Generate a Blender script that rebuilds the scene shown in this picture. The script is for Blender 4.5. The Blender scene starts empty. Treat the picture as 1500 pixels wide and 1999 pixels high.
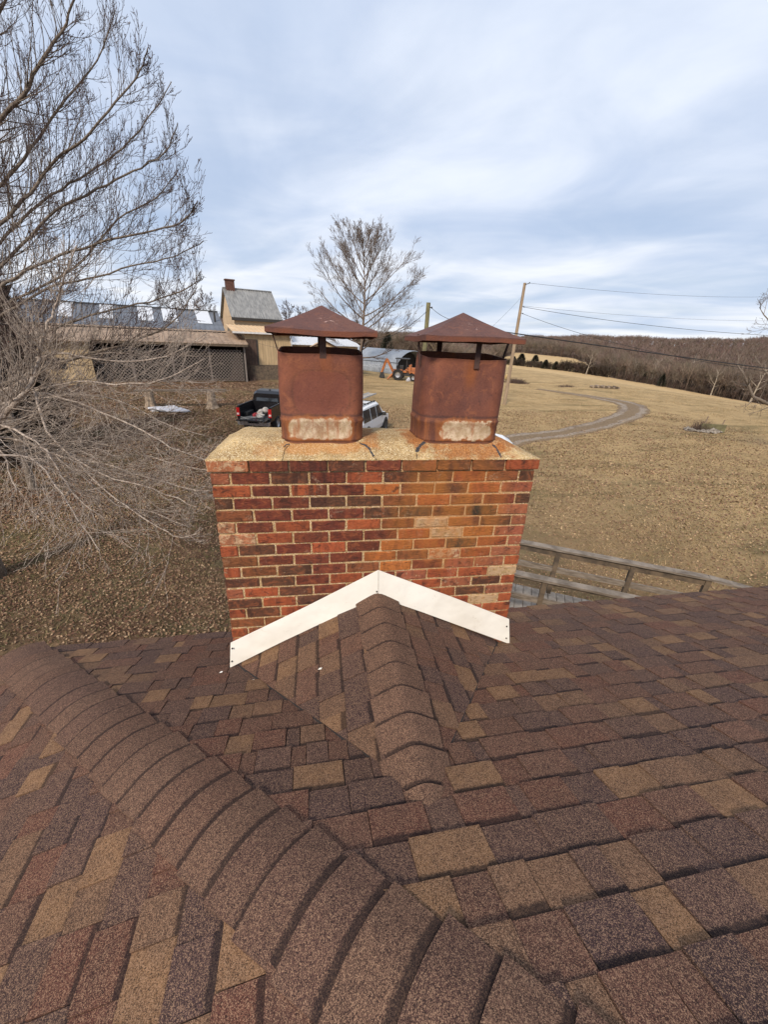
import bpy, math, random
import numpy as np
from mathutils import Vector, Matrix
R = math.radians
random.seed(7)
scene = bpy.context.scene
COL = scene.collection

# ------------------------------------------------------------------ camera
F, YAW, PIT, ROLL = 769.515, 0.204577, 0.425986, 0.0522475
CAM = np.array([0.5024958, -2.0432213, 0.6302324])
def _basis():
    cy, sy, cp, sp = math.cos(YAW), math.sin(YAW), math.cos(PIT), math.sin(PIT)
    f = np.array([sy*cp, cy*cp, -sp]); r = np.array([cy, -sy, 0.]); u = np.cross(r, f)
    cr, sr = math.cos(ROLL), math.sin(ROLL)
    return f, cr*r+sr*u, -sr*r+cr*u
CF, CR, CU = _basis()
def ray(x, y): return CF+(x-750)/F*CR-(y-999.5)/F*CU
def at(x, y, d): return CAM+d*ray(x, y)
def atz(x, y, z):
    d = ray(x, y); return CAM+(z-CAM[2])/d[2]*d
def proj(X):
    d = np.asarray(X)-CAM; k = d@CF
    return 750+F*(d@CR)/k, 999.5-F*(d@CU)/k, k
cam = bpy.data.cameras.new('camera'); cam.sensor_fit = 'HORIZONTAL'; cam.sensor_width = 36
cam.lens = 36*F/1500; cam.clip_start = 0.05; cam.clip_end = 6000
co = bpy.data.objects.new('camera', cam); COL.objects.link(co); scene.camera = co
co.matrix_world = Matrix(((CR[0], CU[0], -CF[0], CAM[0]), (CR[1], CU[1], -CF[1], CAM[1]), (CR[2], CU[2], -CF[2], CAM[2]), (0, 0, 0, 1)))

# ------------------------------------------------------------------ node helper
class NT:
    def __init__(s, tree): s.t = tree; s.n = tree.nodes; s.l = tree.links
    def node(s, typ, _set=None, **inp):
        n = s.n.new(typ)
        for k, v in (_set or {}).items(): setattr(n, k, v)
        for k, v in inp.items():
            key = int(k[1:]) if k[0] == '_' and k[1:].isdigit() else k.replace('_', ' ')
            s.put(n.inputs[key], v)
        return n
    def put(s, sock, v):
        if isinstance(v, bpy.types.NodeSocket): s.l.new(v, sock)
        elif isinstance(v, (tuple, list)) and len(v) == 3 and sock.type == 'RGBA': sock.default_value = (*v, 1)
        else: sock.default_value = v
    def noise(s, vec, scale, detail=3, rough=.5, dist=0.):
        return s.node('ShaderNodeTexNoise', Vector=vec, Scale=scale, Detail=detail, Roughness=rough, Distortion=dist).outputs[0]
    def ramp(s, v, a, b, lo=0., hi=1.):
        n = s.node('ShaderNodeMapRange', {'interpolation_type': 'SMOOTHSTEP'})
        for i, x in enumerate((v, a, b, lo, hi)): s.put(n.inputs[i], x)
        return n.outputs[0]
    def lin(s, v, a, b, lo=0., hi=1.):
        n = s.node('ShaderNodeMapRange')
        for i, x in enumerate((v, a, b, lo, hi)): s.put(n.inputs[i], x)
        return n.outputs[0]
    def math(s, op, a, b=0., c=0.):
        n = s.node('ShaderNodeMath', {'operation': op}); s.put(n.inputs[0], a); s.put(n.inputs[1], b); s.put(n.inputs[2], c); return n.outputs[0]
    def vmath(s, op, a, b=(0, 0, 0)):
        n = s.node('ShaderNodeVectorMath', {'operation': op}); s.put(n.inputs[0], a); s.put(n.inputs[1], b); return n.outputs[0]
    def mix(s, f, a, b, mode='MIX'):
        n = s.node('ShaderNodeMix', {'data_type': 'RGBA', 'blend_type': mode}); s.put(n.inputs[0], f); s.put(n.inputs[6], a); s.put(n.inputs[7], b); return n.outputs[2]
    def xyz(s, v): return s.node('ShaderNodeSeparateXYZ', Vector=v).outputs
    def comb(s, x, y, z): return s.node('ShaderNodeCombineXYZ', X=x, Y=y, Z=z).outputs[0]
    def bump(s, h, strength=.5, dist=.01): return s.node('ShaderNodeBump', Height=h, Strength=strength, Distance=dist).outputs[0]

# ------------------------------------------------------------------ world, sun, exposure
SUN_AZ, SUN_EL = math.atan2(-.50, -.80), R(40)      # direction towards the sun: behind the camera, to the left
w = bpy.data.worlds.new('World'); scene.world = w; w.use_nodes = True
T = NT(w.node_tree); T.n.clear()
sky = T.node('ShaderNodeTexSky', {'sky_type': 'NISHITA'})
sky.sun_disc = False; sky.sun_elevation = SUN_EL; sky.sun_rotation = SUN_AZ; sky.altitude = 200; sky.air_density = 1.0; sky.dust_density = 1.2
bg1 = T.node('ShaderNodeBackground', Color=sky.outputs[0], Strength=.06)
d = T.node('ShaderNodeTexCoord').outputs['Generated']
x, y, z = T.xyz(d)
zz = T.math('ADD', T.math('MAXIMUM', z, 0.0), .13)
px, py = T.math('DIVIDE', x, zz), T.math('DIVIDE', y, zz)
cp = T.comb(T.math('ADD', T.math('MULTIPLY', px, .9), T.math('MULTIPLY', py, .25)), T.math('MULTIPLY', py, .55), 0.)
n1 = T.noise(cp, 1.35, 7, .55, .5)
n2 = T.noise(T.vmath('ADD', cp, (5.2, 1.3, 0)), .55, 4, .5, .3)
n3 = T.noise(T.vmath('MULTIPLY', cp, (1.0, 1.7, 1.)), 1.4, 7, .52, .6)
cover = T.ramp(T.math('ADD', T.math('MULTIPLY', n1, .5), T.math('MULTIPLY', n2, .6)), .40, .60)
tone = T.ramp(T.math('ADD', T.math('MULTIPLY', n3, .5), T.math('MULTIPLY', n2, .5)), .34, .68)
ccol = T.mix(tone, (.405, .485, .635), (.65, .695, .78))
hz = T.ramp(z, .0, .28, 1., 0.)
ccol = T.mix(T.math('MULTIPLY', hz, .35), ccol, T.mix(tone, (.47, .555, .66), (.86, .82, .74)))
bg2 = T.node('ShaderNodeBackground', Color=ccol, Strength=1.0)
base = T.node('ShaderNodeBackground', Color=(.32, .43, .63), Strength=1.0)
m0 = T.node('ShaderNodeMixShader', Fac=.6); T.l.new(bg1.outputs[0], m0.inputs[1]); T.l.new(base.outputs[0], m0.inputs[2])
ms = T.node('ShaderNodeMixShader', Fac=T.lin(cover, 0, 1, .55, 1.))
T.l.new(m0.outputs[0], ms.inputs[1]); T.l.new(bg2.outputs[0], ms.inputs[2])
out = T.node('ShaderNodeOutputWorld'); T.l.new(ms.outputs[0], out.inputs[0])
sun = bpy.data.lights.new('sun', 'SUN'); sun.energy = 2.9; sun.angle = R(10); sun.color = (1, .88, .75)
so = bpy.data.objects.new('sun', sun); COL.objects.link(so)
sd = Vector((math.cos(SUN_EL)*math.sin(math.atan2(-.50, -.80)), math.cos(SUN_EL)*math.cos(math.atan2(-.50, -.80)), math.sin(SUN_EL)))
so.rotation_euler = sd.to_track_quat('Z', 'Y').to_euler(); so.location = (-5, -8, 10)
scene.view_settings.view_transform = 'Standard'; scene.view_settings.look = 'None'
scene.view_settings.exposure = 0.48; scene.view_settings.gamma = 1
scene.view_settings.use_curve_mapping = False

# ------------------------------------------------------------------ object helpers
def tag(o, label=None, cat=None, group=None, kind=None):
    if label: o['label'] = label
    if cat: o['category'] = cat
    if group: o['group'] = group
    if kind: o['kind'] = kind
    return o
def empty(name, loc=(0, 0, 0), rz=0, **k):
    o = bpy.data.objects.new(name, None); COL.objects.link(o); o.location = loc; o.rotation_euler = (0, 0, rz); o.empty_display_size = .2
    return tag(o, **k)
def link(name, me, parent=None, **k):
    o = bpy.data.objects.new(name, me); COL.objects.link(o)
    if parent: o.parent = parent
    return tag(o, **k)
class MB:
    def __init__(s): s.v = []; s.f = []
    def quadface(s, *p):
        b = len(s.v); s.v += [tuple(q) for q in p]; s.f.append(tuple(range(b, b+len(p)))); return s
    def box(s, a, b, M=None):
        (x0, y0, z0), (x1, y1, z1) = a, b; k = len(s.v)
        P = [(x0, y0, z0), (x1, y0, z0), (x1, y1, z0), (x0, y1, z0), (x0, y0, z1), (x1, y0, z1), (x1, y1, z1), (x0, y1, z1)]
        if M is not None: P = [tuple(M @ Vector(p)) for p in P]
        s.v += P
        s.f += [tuple(k+i for i in q) for q in ((0, 3, 2, 1), (4, 5, 6, 7), (0, 1, 5, 4), (1, 2, 6, 5), (2, 3, 7, 6), (3, 0, 4, 7))]
        return s
    def hexa(s, P):
        k = len(s.v); s.v += [tuple(p) for p in P]
        s.f += [tuple(k+i for i in q) for q in ((0, 3, 2, 1), (4, 5, 6, 7), (0, 1, 5, 4), (1, 2, 6, 5), (2, 3, 7, 6), (3, 0, 4, 7))]
        return s
    def beam(s, a, b, wdt, h, up=(0, 0, 1)):
        a, b = Vector(a), Vector(b); d = (b-a).normalized(); sd_ = d.cross(Vector(up)).normalized(); u = sd_.cross(d)
        P = []
        for o in (a, b):
            P += [o-sd_*wdt/2-u*h/2, o+sd_*wdt/2-u*h/2, o+sd_*wdt/2+u*h/2, o-sd_*wdt/2+u*h/2]
        k = len(s.v); s.v += [tuple(p) for p in P]
        s.f += [tuple(k+i for i in q) for q in ((0, 1, 2, 3), (7, 6, 5, 4), (0, 4, 5, 1), (1, 5, 6, 2), (2, 6, 7, 3), (3, 7, 4, 0))]
        return s
    def tube(s, pts, rad, n=6, cap=True):
        pts = [Vector(p) for p in pts]; k0 = len(s.v); N = len(pts)
        if not hasattr(rad, '__len__'): rad = [rad]*N
        d0 = (pts[1]-pts[0]).normalized(); a = d0.orthogonal().normalized()
        for i, p in enumerate(pts):
            d_ = (pts[min(i+1, N-1)]-pts[max(i-1, 0)]).normalized()
            a = (a-d_*a.dot(d_)); a = a.normalized() if a.length > 1e-6 else d_.orthogonal().normalized()
            b = d_.cross(a)
            for j in range(n):
                t = 2*math.pi*j/n; s.v.append(tuple(p+(a*math.cos(t)+b*math.sin(t))*rad[i]))
        for i in range(N-1):
            for j in range(n):
                j2 = (j+1) % n; s.f.append((k0+i*n+j, k0+i*n+j2, k0+(i+1)*n+j2, k0+(i+1)*n+j))
        if cap:
            s.f.append(tuple(k0+j for j in reversed(range(n)))); s.f.append(tuple(k0+(N-1)*n+j for j in range(n)))
        return s
    def prism(s, poly, z0, z1, M=None):
        k = len(s.v); n = len(poly)
        P = [(p[0], p[1], z0) for p in poly]+[(p[0], p[1], z1) for p in poly]
        if M is not None: P = [tuple(M @ Vector(p)) for p in P]
        s.v += P
        s.f.append(tuple(k+i for i in reversed(range(n)))); s.f.append(tuple(k+n+i for i in range(n)))
        for i in range(n): j = (i+1) % n; s.f.append((k+i, k+j, k+n+j, k+n+i))
        return s
    def lathe(s, prof, n=16, M=None):
        k = len(s.v); m = len(prof)
        for i in range(n):
            t = 2*math.pi*i/n
            for r_, z_ in prof:
                p = Vector((r_*math.cos(t), r_*math.sin(t), z_)); s.v.append(tuple(M @ p if M is not None else p))
        for i in range(n):
            i2 = (i+1) % n
            for j in range(m-1): s.f.append((k+i*m+j, k+i2*m+j, k+i2*m+j+1, k+i*m+j+1))
        return s
    def blob(s, c, r, seed=0, sub=2, amp=.25, flat=1.):
        import bmesh
        bm = bmesh.new(); bmesh.ops.create_icosphere(bm, subdivisions=sub, radius=1); rnd = random.Random(seed); k = len(s.v)
        ph = [rnd.uniform(0, 6) for _ in range(6)]
        for v in bm.verts:
            q = v.co; n_ = 1+amp*(math.sin(q.x*3+ph[0])*math.sin(q.y*3.3+ph[1])+.6*math.sin(q.z*4+ph[2]+q.x*2.)+.5*math.sin(q.y*7+ph[3])*math.sin(q.x*6+ph[4]))
            rr = r if hasattr(r, '__len__') else (r, r, r*flat)
            s.v.append((c[0]+q.x*rr[0]*n_, c[1]+q.y*rr[1]*n_, c[2]+q.z*rr[2]*n_))
        for f in bm.faces: s.f.append(tuple(k+v.index for v in f.verts))
        bm.free(); return s
    def mesh(s, name, mat=None, smooth=False):
        me = bpy.data.meshes.new(name); me.from_pydata(s.v, [], s.f)
        if mat: me.materials.append(mat)
        if smooth: me.shade_smooth()
        me.update(); return me
    def build(s, name, mat, parent=None, smooth=False, **k):
        return link(name, s.mesh(name, mat, smooth), parent, **k)
def bulk(name, V, Fq, mat, parent=None, col=None, smooth=False, **k):
    """numpy mesh: V (n,3), Fq (m,3 or 4)"""
    V = np.asarray(V, dtype=np.float32); Fq = np.asarray(Fq, dtype=np.int32); m, c = Fq.shape
    me = bpy.data.meshes.new(name); me.vertices.add(len(V)); me.vertices.foreach_set('co', V.ravel())
    me.loops.add(m*c); me.loops.foreach_set('vertex_index', Fq.ravel())
    me.polygons.add(m); me.polygons.foreach_set('loop_start', np.arange(0, m*c, c, dtype=np.int32))
    if col is not None:
        a = me.color_attributes.new('tint', 'FLOAT_COLOR', 'POINT'); a.data.foreach_set('color', np.asarray(col, dtype=np.float32).ravel())
    me.update(); me.validate()
    if smooth: me.shade_smooth()
    me.materials.append(mat)
    return link(name, me, parent, **k)

# ------------------------------------------------------------------ materials
def new_mat(name):
    m = bpy.data.materials.new(name); m.use_nodes = True; t = NT(m.node_tree); t.n.clear()
    o = t.node('ShaderNodeOutputMaterial'); b = t.node('ShaderNodeBsdfPrincipled'); t.l.new(b.outputs[0], o.inputs[0])
    return m, t, b
def simple(name, c, rough=.7, metal=0., var=.25, scale=6., bump=0., c2=None, spec=.5, detail=4, stretch=None):
    m, t, b = new_mat(name); P = t.node('ShaderNodeTexCoord').outputs['Object']
    if stretch: P = t.vmath('MULTIPLY', P, stretch)
    n = t.noise(P, scale, detail, .6)
    c2 = c2 or tuple(x_*(1-var) for x_ in c)
    t.put(b.inputs['Base Color'], t.mix(t.ramp(n, .3, .7), c2, c)); b.inputs['Roughness'].default_value = rough; b.inputs['Metallic'].default_value = metal
    b.inputs['Specular IOR Level'].default_value = spec
    if bump: t.put(b.inputs['Normal'], t.bump(n, bump, .02))
    return m

# shingle: tint attribute = colour, alpha = width of the printed shadow line; UV.y = distance from the upslope edge
def mat_shingle():
    m, t, b = new_mat('asphalt_shingle')
    a = t.node('ShaderNodeAttribute', {'attribute_name': 'tint'}); uv = t.node('ShaderNodeUVMap', {'uv_map': 'UVMap'}).outputs[0]
    P = t.node('ShaderNodeTexCoord').outputs['Object']
    ux, uy, _ = t.xyz(uv)
    nz = t.noise(P, 60, 4, .7)
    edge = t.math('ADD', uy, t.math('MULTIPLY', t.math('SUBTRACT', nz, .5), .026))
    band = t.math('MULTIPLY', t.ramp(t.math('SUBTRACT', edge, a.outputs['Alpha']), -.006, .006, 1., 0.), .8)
    big = t.noise(P, 9, 4, .6)
    col = t.mix(t.ramp(big, .35, .7, 0., .40), a.outputs['Color'], (.092, .052, .040)); md = t.noise(P, 42, 4, .65); col = t.mix(t.ramp(md, .35, .65, .30, 0.), col, (.030, .019, .017)); col = t.mix(t.ramp(md, .50, .75, 0., .30), col, (.19, .115, .072))
    vo = t.node('ShaderNodeTexVoronoi', Vector=P, Scale=720.); vr = t.xyz(vo.outputs['Color'])
    vo2 = t.node('ShaderNodeTexVoronoi', Vector=P, Scale=380.); vr2 = t.xyz(vo2.outputs['Color'])
    g = t.math('ADD', t.math('MULTIPLY', vr[0], .6), t.math('MULTIPLY', vr2[1], .4))
    col = t.mix(t.ramp(g, .20, .5, .85, 0.), col, (.016, .010, .009))
    col = t.mix(t.ramp(g, .55, .80, 0., .72), col, (.38, .235, .145))
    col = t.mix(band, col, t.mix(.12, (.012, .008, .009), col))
    t.put(b.inputs['Base Color'], col); b.inputs['Roughness'].default_value = .93; b.inputs['Specular IOR Level'].default_value = .25
    hgt = t.math('ADD', t.math('MULTIPLY', vr[0], .5), t.math('ADD', t.math('MULTIPLY', vr2[0], .6), t.math('MULTIPLY', big, 1.2)))
    t.put(b.inputs['Normal'], t.bump(hgt, .75, .004))
    return m
M_SH = mat_shingle()
def mat_brick():
    m, t, b = new_mat('fired_clay_brick')
    a = t.node('ShaderNodeAttribute', {'attribute_name': 'tint'})
    P = t.node('ShaderNodeTexCoord').outputs['Object']; x_, y_, z_ = t.xyz(P)
    col = a.outputs['Color']; sp = a.outputs['Alpha']       # alpha: how spalled / scuffed
    st = t.noise(t.vmath('MULTIPLY', P, (1, 1, .35)), 26, 5, .62, .6)
    st2 = t.noise(t.vmath('ADD', t.vmath('MULTIPLY', P, (1, 1, 1.6)), (9, 2, 4)), 15, 6, .7, 1.2)
    col = t.mix(t.ramp(st, .38, .58, .8, 0.), col, t.mix(.45, col, (.034, .016, .011)))
    col = t.mix(t.ramp(st2, .50, .62, 0., .85), col, t.mix(.55, col, (.42, .130, .050)))
    col = t.mix(t.ramp(st2, .34, .46, .75, 0.), col, (.050, .022, .016))
    f = t.noise(P, 95, 4, .65)
    col = t.mix(t.ramp(f, .55, .8, 0., .5), col, (.34, .17, .09))
    col = t.mix(t.ramp(f, .22, .40, .6, 0.), col, (.03, .016, .014))
    sc = t.noise(t.vmath('ADD', P, (3, 1, 7)), 34, 6, .7, .8)
    msk = t.ramp(t.math('ADD', sc, t.math('MULTIPLY', t.math('SUBTRACT', sp, .5), .55)), .58, .68)
    col = t.mix(t.math('MULTIPLY', msk, .85), col, (.62, .42, .25))
    # rust water stain running down below the right flue
    dx = t.math('DIVIDE', t.math('SUBTRACT', x_, 1.33), .40); dz = t.math('DIVIDE', t.math('ADD', z_, .33), .42)
    rr = t.math('ADD', t.math('MULTIPLY', dx, dx), t.math('MULTIPLY', dz, dz))
    stn = t.math('MULTIPLY', t.ramp(rr, .15, 1.3, 1., 0.), t.ramp(t.noise(t.vmath('MULTIPLY', P, (1, 1, .4)), 9, 4, .6), .3, .62))
    col = t.mix(t.math('MULTIPLY', stn, .62), col, (.50, .185, .036))
    sx = t.math('DIVIDE', t.math('SUBTRACT', x_, .52), .26); sz = t.math('DIVIDE', z_, .42); s2 = t.math('ADD', t.math('MULTIPLY', sx, sx), t.math('MULTIPLY', sz, sz))
    soot = t.math('MULTIPLY', t.ramp(s2, .1, 1.1, .75, 0.), t.ramp(t.noise(t.vmath('MULTIPLY', P, (6, 6, .9)), 3.2, 5, .65), .42, .6)); col = t.mix(soot, col, (.060, .024, .018))
    bl = t.noise(t.vmath('ADD', P, (2, 8, 1)), 7, 6, .7, 1.); col = t.mix(t.math('MULTIPLY', t.ramp(bl, .56, .70), t.ramp(f, .42, .62, 0., .55)), col, (.50, .36, .25))
    t.put(b.inputs['Base Color'], col); t.put(b.inputs['Roughness'], t.ramp(st, .3, .7, .62, .85)); b.inputs['Specular IOR Level'].default_value = .3
    rk = t.noise(t.vmath('MULTIPLY', P, (.6, 1, 1.6)), 55, 6, .75, 1.5)
    t.put(b.inputs['Normal'], t.bump(t.math('ADD', t.math('MULTIPLY', rk, 1.8), t.math('MULTIPLY', f, .7)), 1., .008))
    return m
M_BR = mat_brick()
def mat_mortar():
    m, t, b = new_mat('sandy_mortar'); P = t.node('ShaderNodeTexCoord').outputs['Object']; x_, y_, z_ = t.xyz(P)
    vo = t.node('ShaderNodeTexVoronoi', Vector=P, Scale=260.); vr = t.xyz(vo.outputs['Color'])
    n = t.noise(P, 14, 5, .65)
    col = t.mix(t.ramp(n, .3, .7), (.38, .235, .10), (.60, .415, .21))
    col = t.mix(t.ramp(vr[0], .6, .95, 0., .7), col, (.12, .06, .04)); col = t.mix(t.ramp(vr[1], .7, .95, 0., .7), col, (.80, .68, .5))
    dx = t.math('DIVIDE', t.math('SUBTRACT', x_, 1.33), .45); dz = t.math('DIVIDE', t.math('ADD', z_, .33), .5)
    rr = t.math('ADD', t.math('MULTIPLY', dx, dx), t.math('MULTIPLY', dz, dz))
    col = t.mix(t.ramp(rr, .15, 1.2, .55, 0.), col, (.48, .22, .08))
    t.put(b.inputs['Base Color'], col); b.inputs['Roughness'].default_value = .95; b.inputs['Specular IOR Level'].default_value = .2
    t.put(b.inputs['Normal'], t.bump(t.math('ADD', vr[0], t.math('MULTIPLY', n, 3.)), .8, .005)); return m
M_MO = mat_mortar()
def mat_crown():
    m, t, b = new_mat('sandy_concrete_crown'); P = t.node('ShaderNodeTexCoord').outputs['Object']; x_, y_, z_ = t.xyz(P)
    vo = t.node('ShaderNodeTexVoronoi', Vector=P, Scale=240.); vr = t.xyz(vo.outputs['Color'])
    n = t.noise(P, 5, 6, .65); n2 = t.noise(t.vmath('ADD', P, (4, 4, 4)), 11, 5, .65)
    col = t.mix(t.ramp(n, .35, .68), (.36, .235, .10), (.62, .44, .21))
    col = t.mix(t.ramp(n2, .60, .78, 0., .6), col, (.11, .08, .055))
    col = t.mix(t.ramp(vr[0], .55, .95, 0., .75), col, (.16, .08, .035)); col = t.mix(t.ramp(vr[1], .62, .95, 0., .8), col, (.80, .68, .45))
    def spot(cx, cy, rx, ry, k, c, col):
        dx = t.math('DIVIDE', t.math('SUBTRACT', x_, cx), rx); dy = t.math('DIVIDE', t.math('SUBTRACT', y_, cy), ry)
        rr = t.math('ADD', t.math('MULTIPLY', dx, dx), t.math('MULTIPLY', dy, dy)); rr = t.math('ADD', rr, t.math('MULTIPLY', t.math('SUBTRACT', n2, .5), 4.2))
        return t.mix(t.ramp(rr, .2, 1.4, k, 0.), col, c)
    rust = t.mix(t.ramp(vr[2], .3, .8), (.22, .065, .018), (.50, .20, .055))
    col = spot(1.40, .13, .27, .19, .80, rust, col); col = spot(1.15, .30, .10, .30, .8, rust, col); col = spot(1.68, .25, .11, .22, .75, rust, col)
    col = spot(.86, .35, .06, .3, .6, rust, col); col = spot(.58, .11, .27, .07, .5, (.5, .2, .05), col); col = spot(.30, .08, .09, .08, .35, rust, col)
    t.put(b.inputs['Base Color'], col); b.inputs['Roughness'].default_value = .95; b.inputs['Specular IOR Level'].default_value = .2
    t.put(b.inputs['Normal'], t.bump(t.math('ADD', vr[0], t.math('MULTIPLY', n2, 4.)), .8, .005)); return m
M_CR = mat_crown()
def mat_rust(name, patch=None, u0=0., hood=False, oval=False):
    m, t, b = new_mat(name); P = t.node('ShaderNodeTexCoord').outputs['Object']; x_, y_, z_ = t.xyz(P)
    n = t.noise(P, 5, 6, .6, .4); f = t.noise(P, 120, 4, .7); st = t.noise(t.vmath('MULTIPLY', P, (5, 5, .8)), 4, 5, .6)
    big = t.noise(t.vmath('ADD', P, (8, 2, 1)), 2.2, 4, .6); sp2 = t.noise(t.vmath('ADD', P, (1, 7, 3)), 17, 6, .72, .8)
    base_ = (.128, .043, .027) if not hood else (.078, .036, .031)
    col = t.mix(t.ramp(n, .32, .68), base_, (.215, .074, .040) if not hood else (.115, .052, .039))
    col = t.mix(t.ramp(big, .45, .70, 0., .55), col, (.105, .046, .040))
    col = t.mix(t.ramp(sp2, .52, .66, 0., .6), col, (.26, .095, .045) if not hood else (.16, .065, .040)); col = t.mix(t.ramp(sp2, .32, .44, .55, 0.), col, (.065, .028, .023))
    if not hood:
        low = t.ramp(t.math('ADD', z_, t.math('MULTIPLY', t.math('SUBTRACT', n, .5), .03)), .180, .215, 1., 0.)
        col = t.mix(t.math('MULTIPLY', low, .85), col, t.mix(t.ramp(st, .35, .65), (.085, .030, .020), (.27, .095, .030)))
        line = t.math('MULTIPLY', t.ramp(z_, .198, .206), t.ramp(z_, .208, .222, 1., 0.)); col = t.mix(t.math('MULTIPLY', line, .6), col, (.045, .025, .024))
        stn = t.math('MULTIPLY', t.ramp(t.math('ABSOLUTE', t.math('SUBTRACT', x_, u0+.02)), .0, .06, 1., 0.), t.ramp(z_, .32, .44)); col = t.mix(t.math('MULTIPLY', stn, t.ramp(st, .3, .6, .2, .9)), col, (.24, .075, .022))
        if oval:
            ex = t.math('DIVIDE', t.math('SUBTRACT', x_, u0), .150); ez = t.math('DIVIDE', t.math('SUBTRACT', z_, .325), .115)
            e4 = t.math('ADD', t.math('POWER', t.math('ABSOLUTE', ex), 3.5), t.math('POWER', t.math('ABSOLUTE', ez), 3.5)); e4 = t.math('ADD', e4, t.math('MULTIPLY', t.math('SUBTRACT', n, .5), .5)); fr0 = t.ramp(y_, .17, .19, 1., 0.)
            col = t.mix(t.math('MULTIPLY', t.ramp(e4, .75, 1.05, .55, 0.), fr0), col, (.165, .052, .036))
            col = t.mix(t.math('MULTIPLY', t.math('MULTIPLY', t.ramp(e4, .85, 1.05), t.ramp(e4, 1.05, 1.5, 1., 0.)), t.math('MULTIPLY', fr0, .26)), col, (.055, .024, .020))
        # bare scoured metal near the foot, with its own ragged outline
        px0, px1, pz0, pz1 = patch
        jx = t.math('MULTIPLY', t.math('SUBTRACT', t.noise(P, 22, 5, .6), .5), .055 if oval else .10)
        d1 = t.math('MINIMUM', t.math('SUBTRACT', t.math('ADD', x_, jx), px0), t.math('SUBTRACT', px1, t.math('ADD', x_, jx)))
        d2 = t.math('MINIMUM', t.math('SUBTRACT', t.math('ADD', z_, jx), pz0), t.math('SUBTRACT', pz1, t.math('ADD', z_, jx)))
        k1 = t.math('MAXIMUM', t.math('SUBTRACT', .045, d1), 0.); k2 = t.math('MAXIMUM', t.math('SUBTRACT', .045, d2), 0.)
        dd = t.math('SUBTRACT', .045, t.math('SQRT', t.math('ADD', t.math('MULTIPLY', k1, k1), t.math('MULTIPLY', k2, k2)))); fr = t.ramp(y_, .17, .20, 1., 0.)
        pm = t.math('MULTIPLY', t.ramp(dd, -.004, .006), fr); halo = t.math('MULTIPLY', t.ramp(dd, -.025, .0), fr)
        col = t.mix(t.math('MULTIPLY', halo, .7), col, (.30, .105, .028))
        pc = t.mix(t.ramp(t.noise(P, 30, 5, .7), .35, .65), (.36, .26, .15), (.55, .44, .31))
        pc = t.mix(t.ramp(st, .50, .64, 0., .7), pc, (.33, .13, .05)); pc = t.mix(t.ramp(sp2, .50, .64, 0., .55), pc, (.26, .12, .06)); pc = t.mix(t.ramp(f, .52, .7, 0., .5), pc, (.16, .10, .06))
        col = t.mix(pm, col, pc)
    else:
        bd = t.math('MULTIPLY', t.ramp(t.math('SQRT', t.math('ADD', t.math('POWER', t.math('SUBTRACT', x_, u0), 2.), t.math('POWER', t.math('SUBTRACT', y_, .17), 2.))), .02, .07, 1., 0.), t.ramp(t.noise(P, 34, 5, .7, 1.), .585, .62))
        col = t.mix(t.math('MULTIPLY', bd, .8 if patch else .45), col, (.60, .42, .36))
        lip = t.ramp(z_, .624, .634, 1., 0.); col = t.mix(t.math('MULTIPLY', lip, t.ramp(n, .35, .6, .2, .8)), col, (.17, .055, .026))
    col = t.mix(t.ramp(f, .54, .74, 0., .40), col, (.30, .12, .075)); col = t.mix(t.ramp(f, .28, .45, .5, 0.), col, (.035, .015, .014))
    t.put(b.inputs['Base Color'], col); b.inputs['Roughness'].default_value = .78; b.inputs['Specular IOR Level'].default_value = .35
    t.put(b.inputs['Normal'], t.bump(t.math('ADD', f, t.math('MULTIPLY', n, 2.)), .6, .004)); return m
M_STRAP = simple('rusty_strap_steel', (.085, .042, .032), .8, var=.5, scale=18, bump=.4)
M_SOOT = simple('sooty_flue_liner', (.012, .009, .008), .95)
def mat_white():
    m, t, b = new_mat('cream_white_coated_metal'); P = t.node('ShaderNodeTexCoord').outputs['Object']
    n = t.noise(P, 3, 4); s_ = t.noise(P, 60, 3)
    col = t.mix(t.ramp(n, .3, .7), (.76, .73, .65), (.82, .80, .73)); col = t.mix(t.ramp(s_, .66, .80, 0., .35), col, (.4, .33, .25)); dn = t.noise(t.vmath('ADD', P, (3, 3, 3)), 9, 6, .7, .5); col = t.mix(t.ramp(dn, .56, .74, 0., .35), col, (.45, .38, .28))
    t.put(b.inputs['Base Color'], col); b.inputs['Roughness'].default_value = .5; t.put(b.inputs['Normal'], t.bump(t.noise(P, 7, 2), .5, .02)); return m
M_WH = mat_white()
M_SCREW = simple('dark_screw_steel', (.05, .045, .04), .5, .6)
M_TAR = simple('grey_crack_sealant', (.055, .052, .055), .7, var=.5, scale=30, bump=.6)
M_CRACK = simple('dark_crack', (.020, .015, .012), .95)
M_WOOD = simple('weathered_grey_wood', (.235, .195, .155), .85, scale=5, bump=.5, c2=(.105, .082, .06), stretch=(1, 1, 6), detail=6)
M_WOOD2 = simple('weathered_brown_wood', (.145, .105, .068), .85, scale=7, bump=.5, c2=(.06, .045, .032), detail=6)
M_DECK = simple('grey_deck_board', (.30, .265, .225), .95, scale=9, bump=.4, c2=(.19, .165, .14), detail=6, spec=.15)
M_BARK = simple('pale_lichen_bark', (.215, .175, .135), .9, scale=22, bump=.6, c2=(.085, .062, .045), detail=6)
M_LICH = simple('white_lichen_twig', (.47, .40, .33), .9, scale=34, c2=(.15, .105, .08), detail=5)
M_TWIG = simple('reddish_brown_twig', (.090, .052, .040), .8, scale=9, c2=(.042, .026, .022), detail=4)
M_TWIG2 = simple('grey_brown_twig', (.185, .140, .105), .85, scale=5, c2=(.105, .075, .056))
M_CEDAR = simple('brown_evergreen_needles', (.050, .042, .026), .9, scale=3, c2=(.030, .022, .015))
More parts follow.
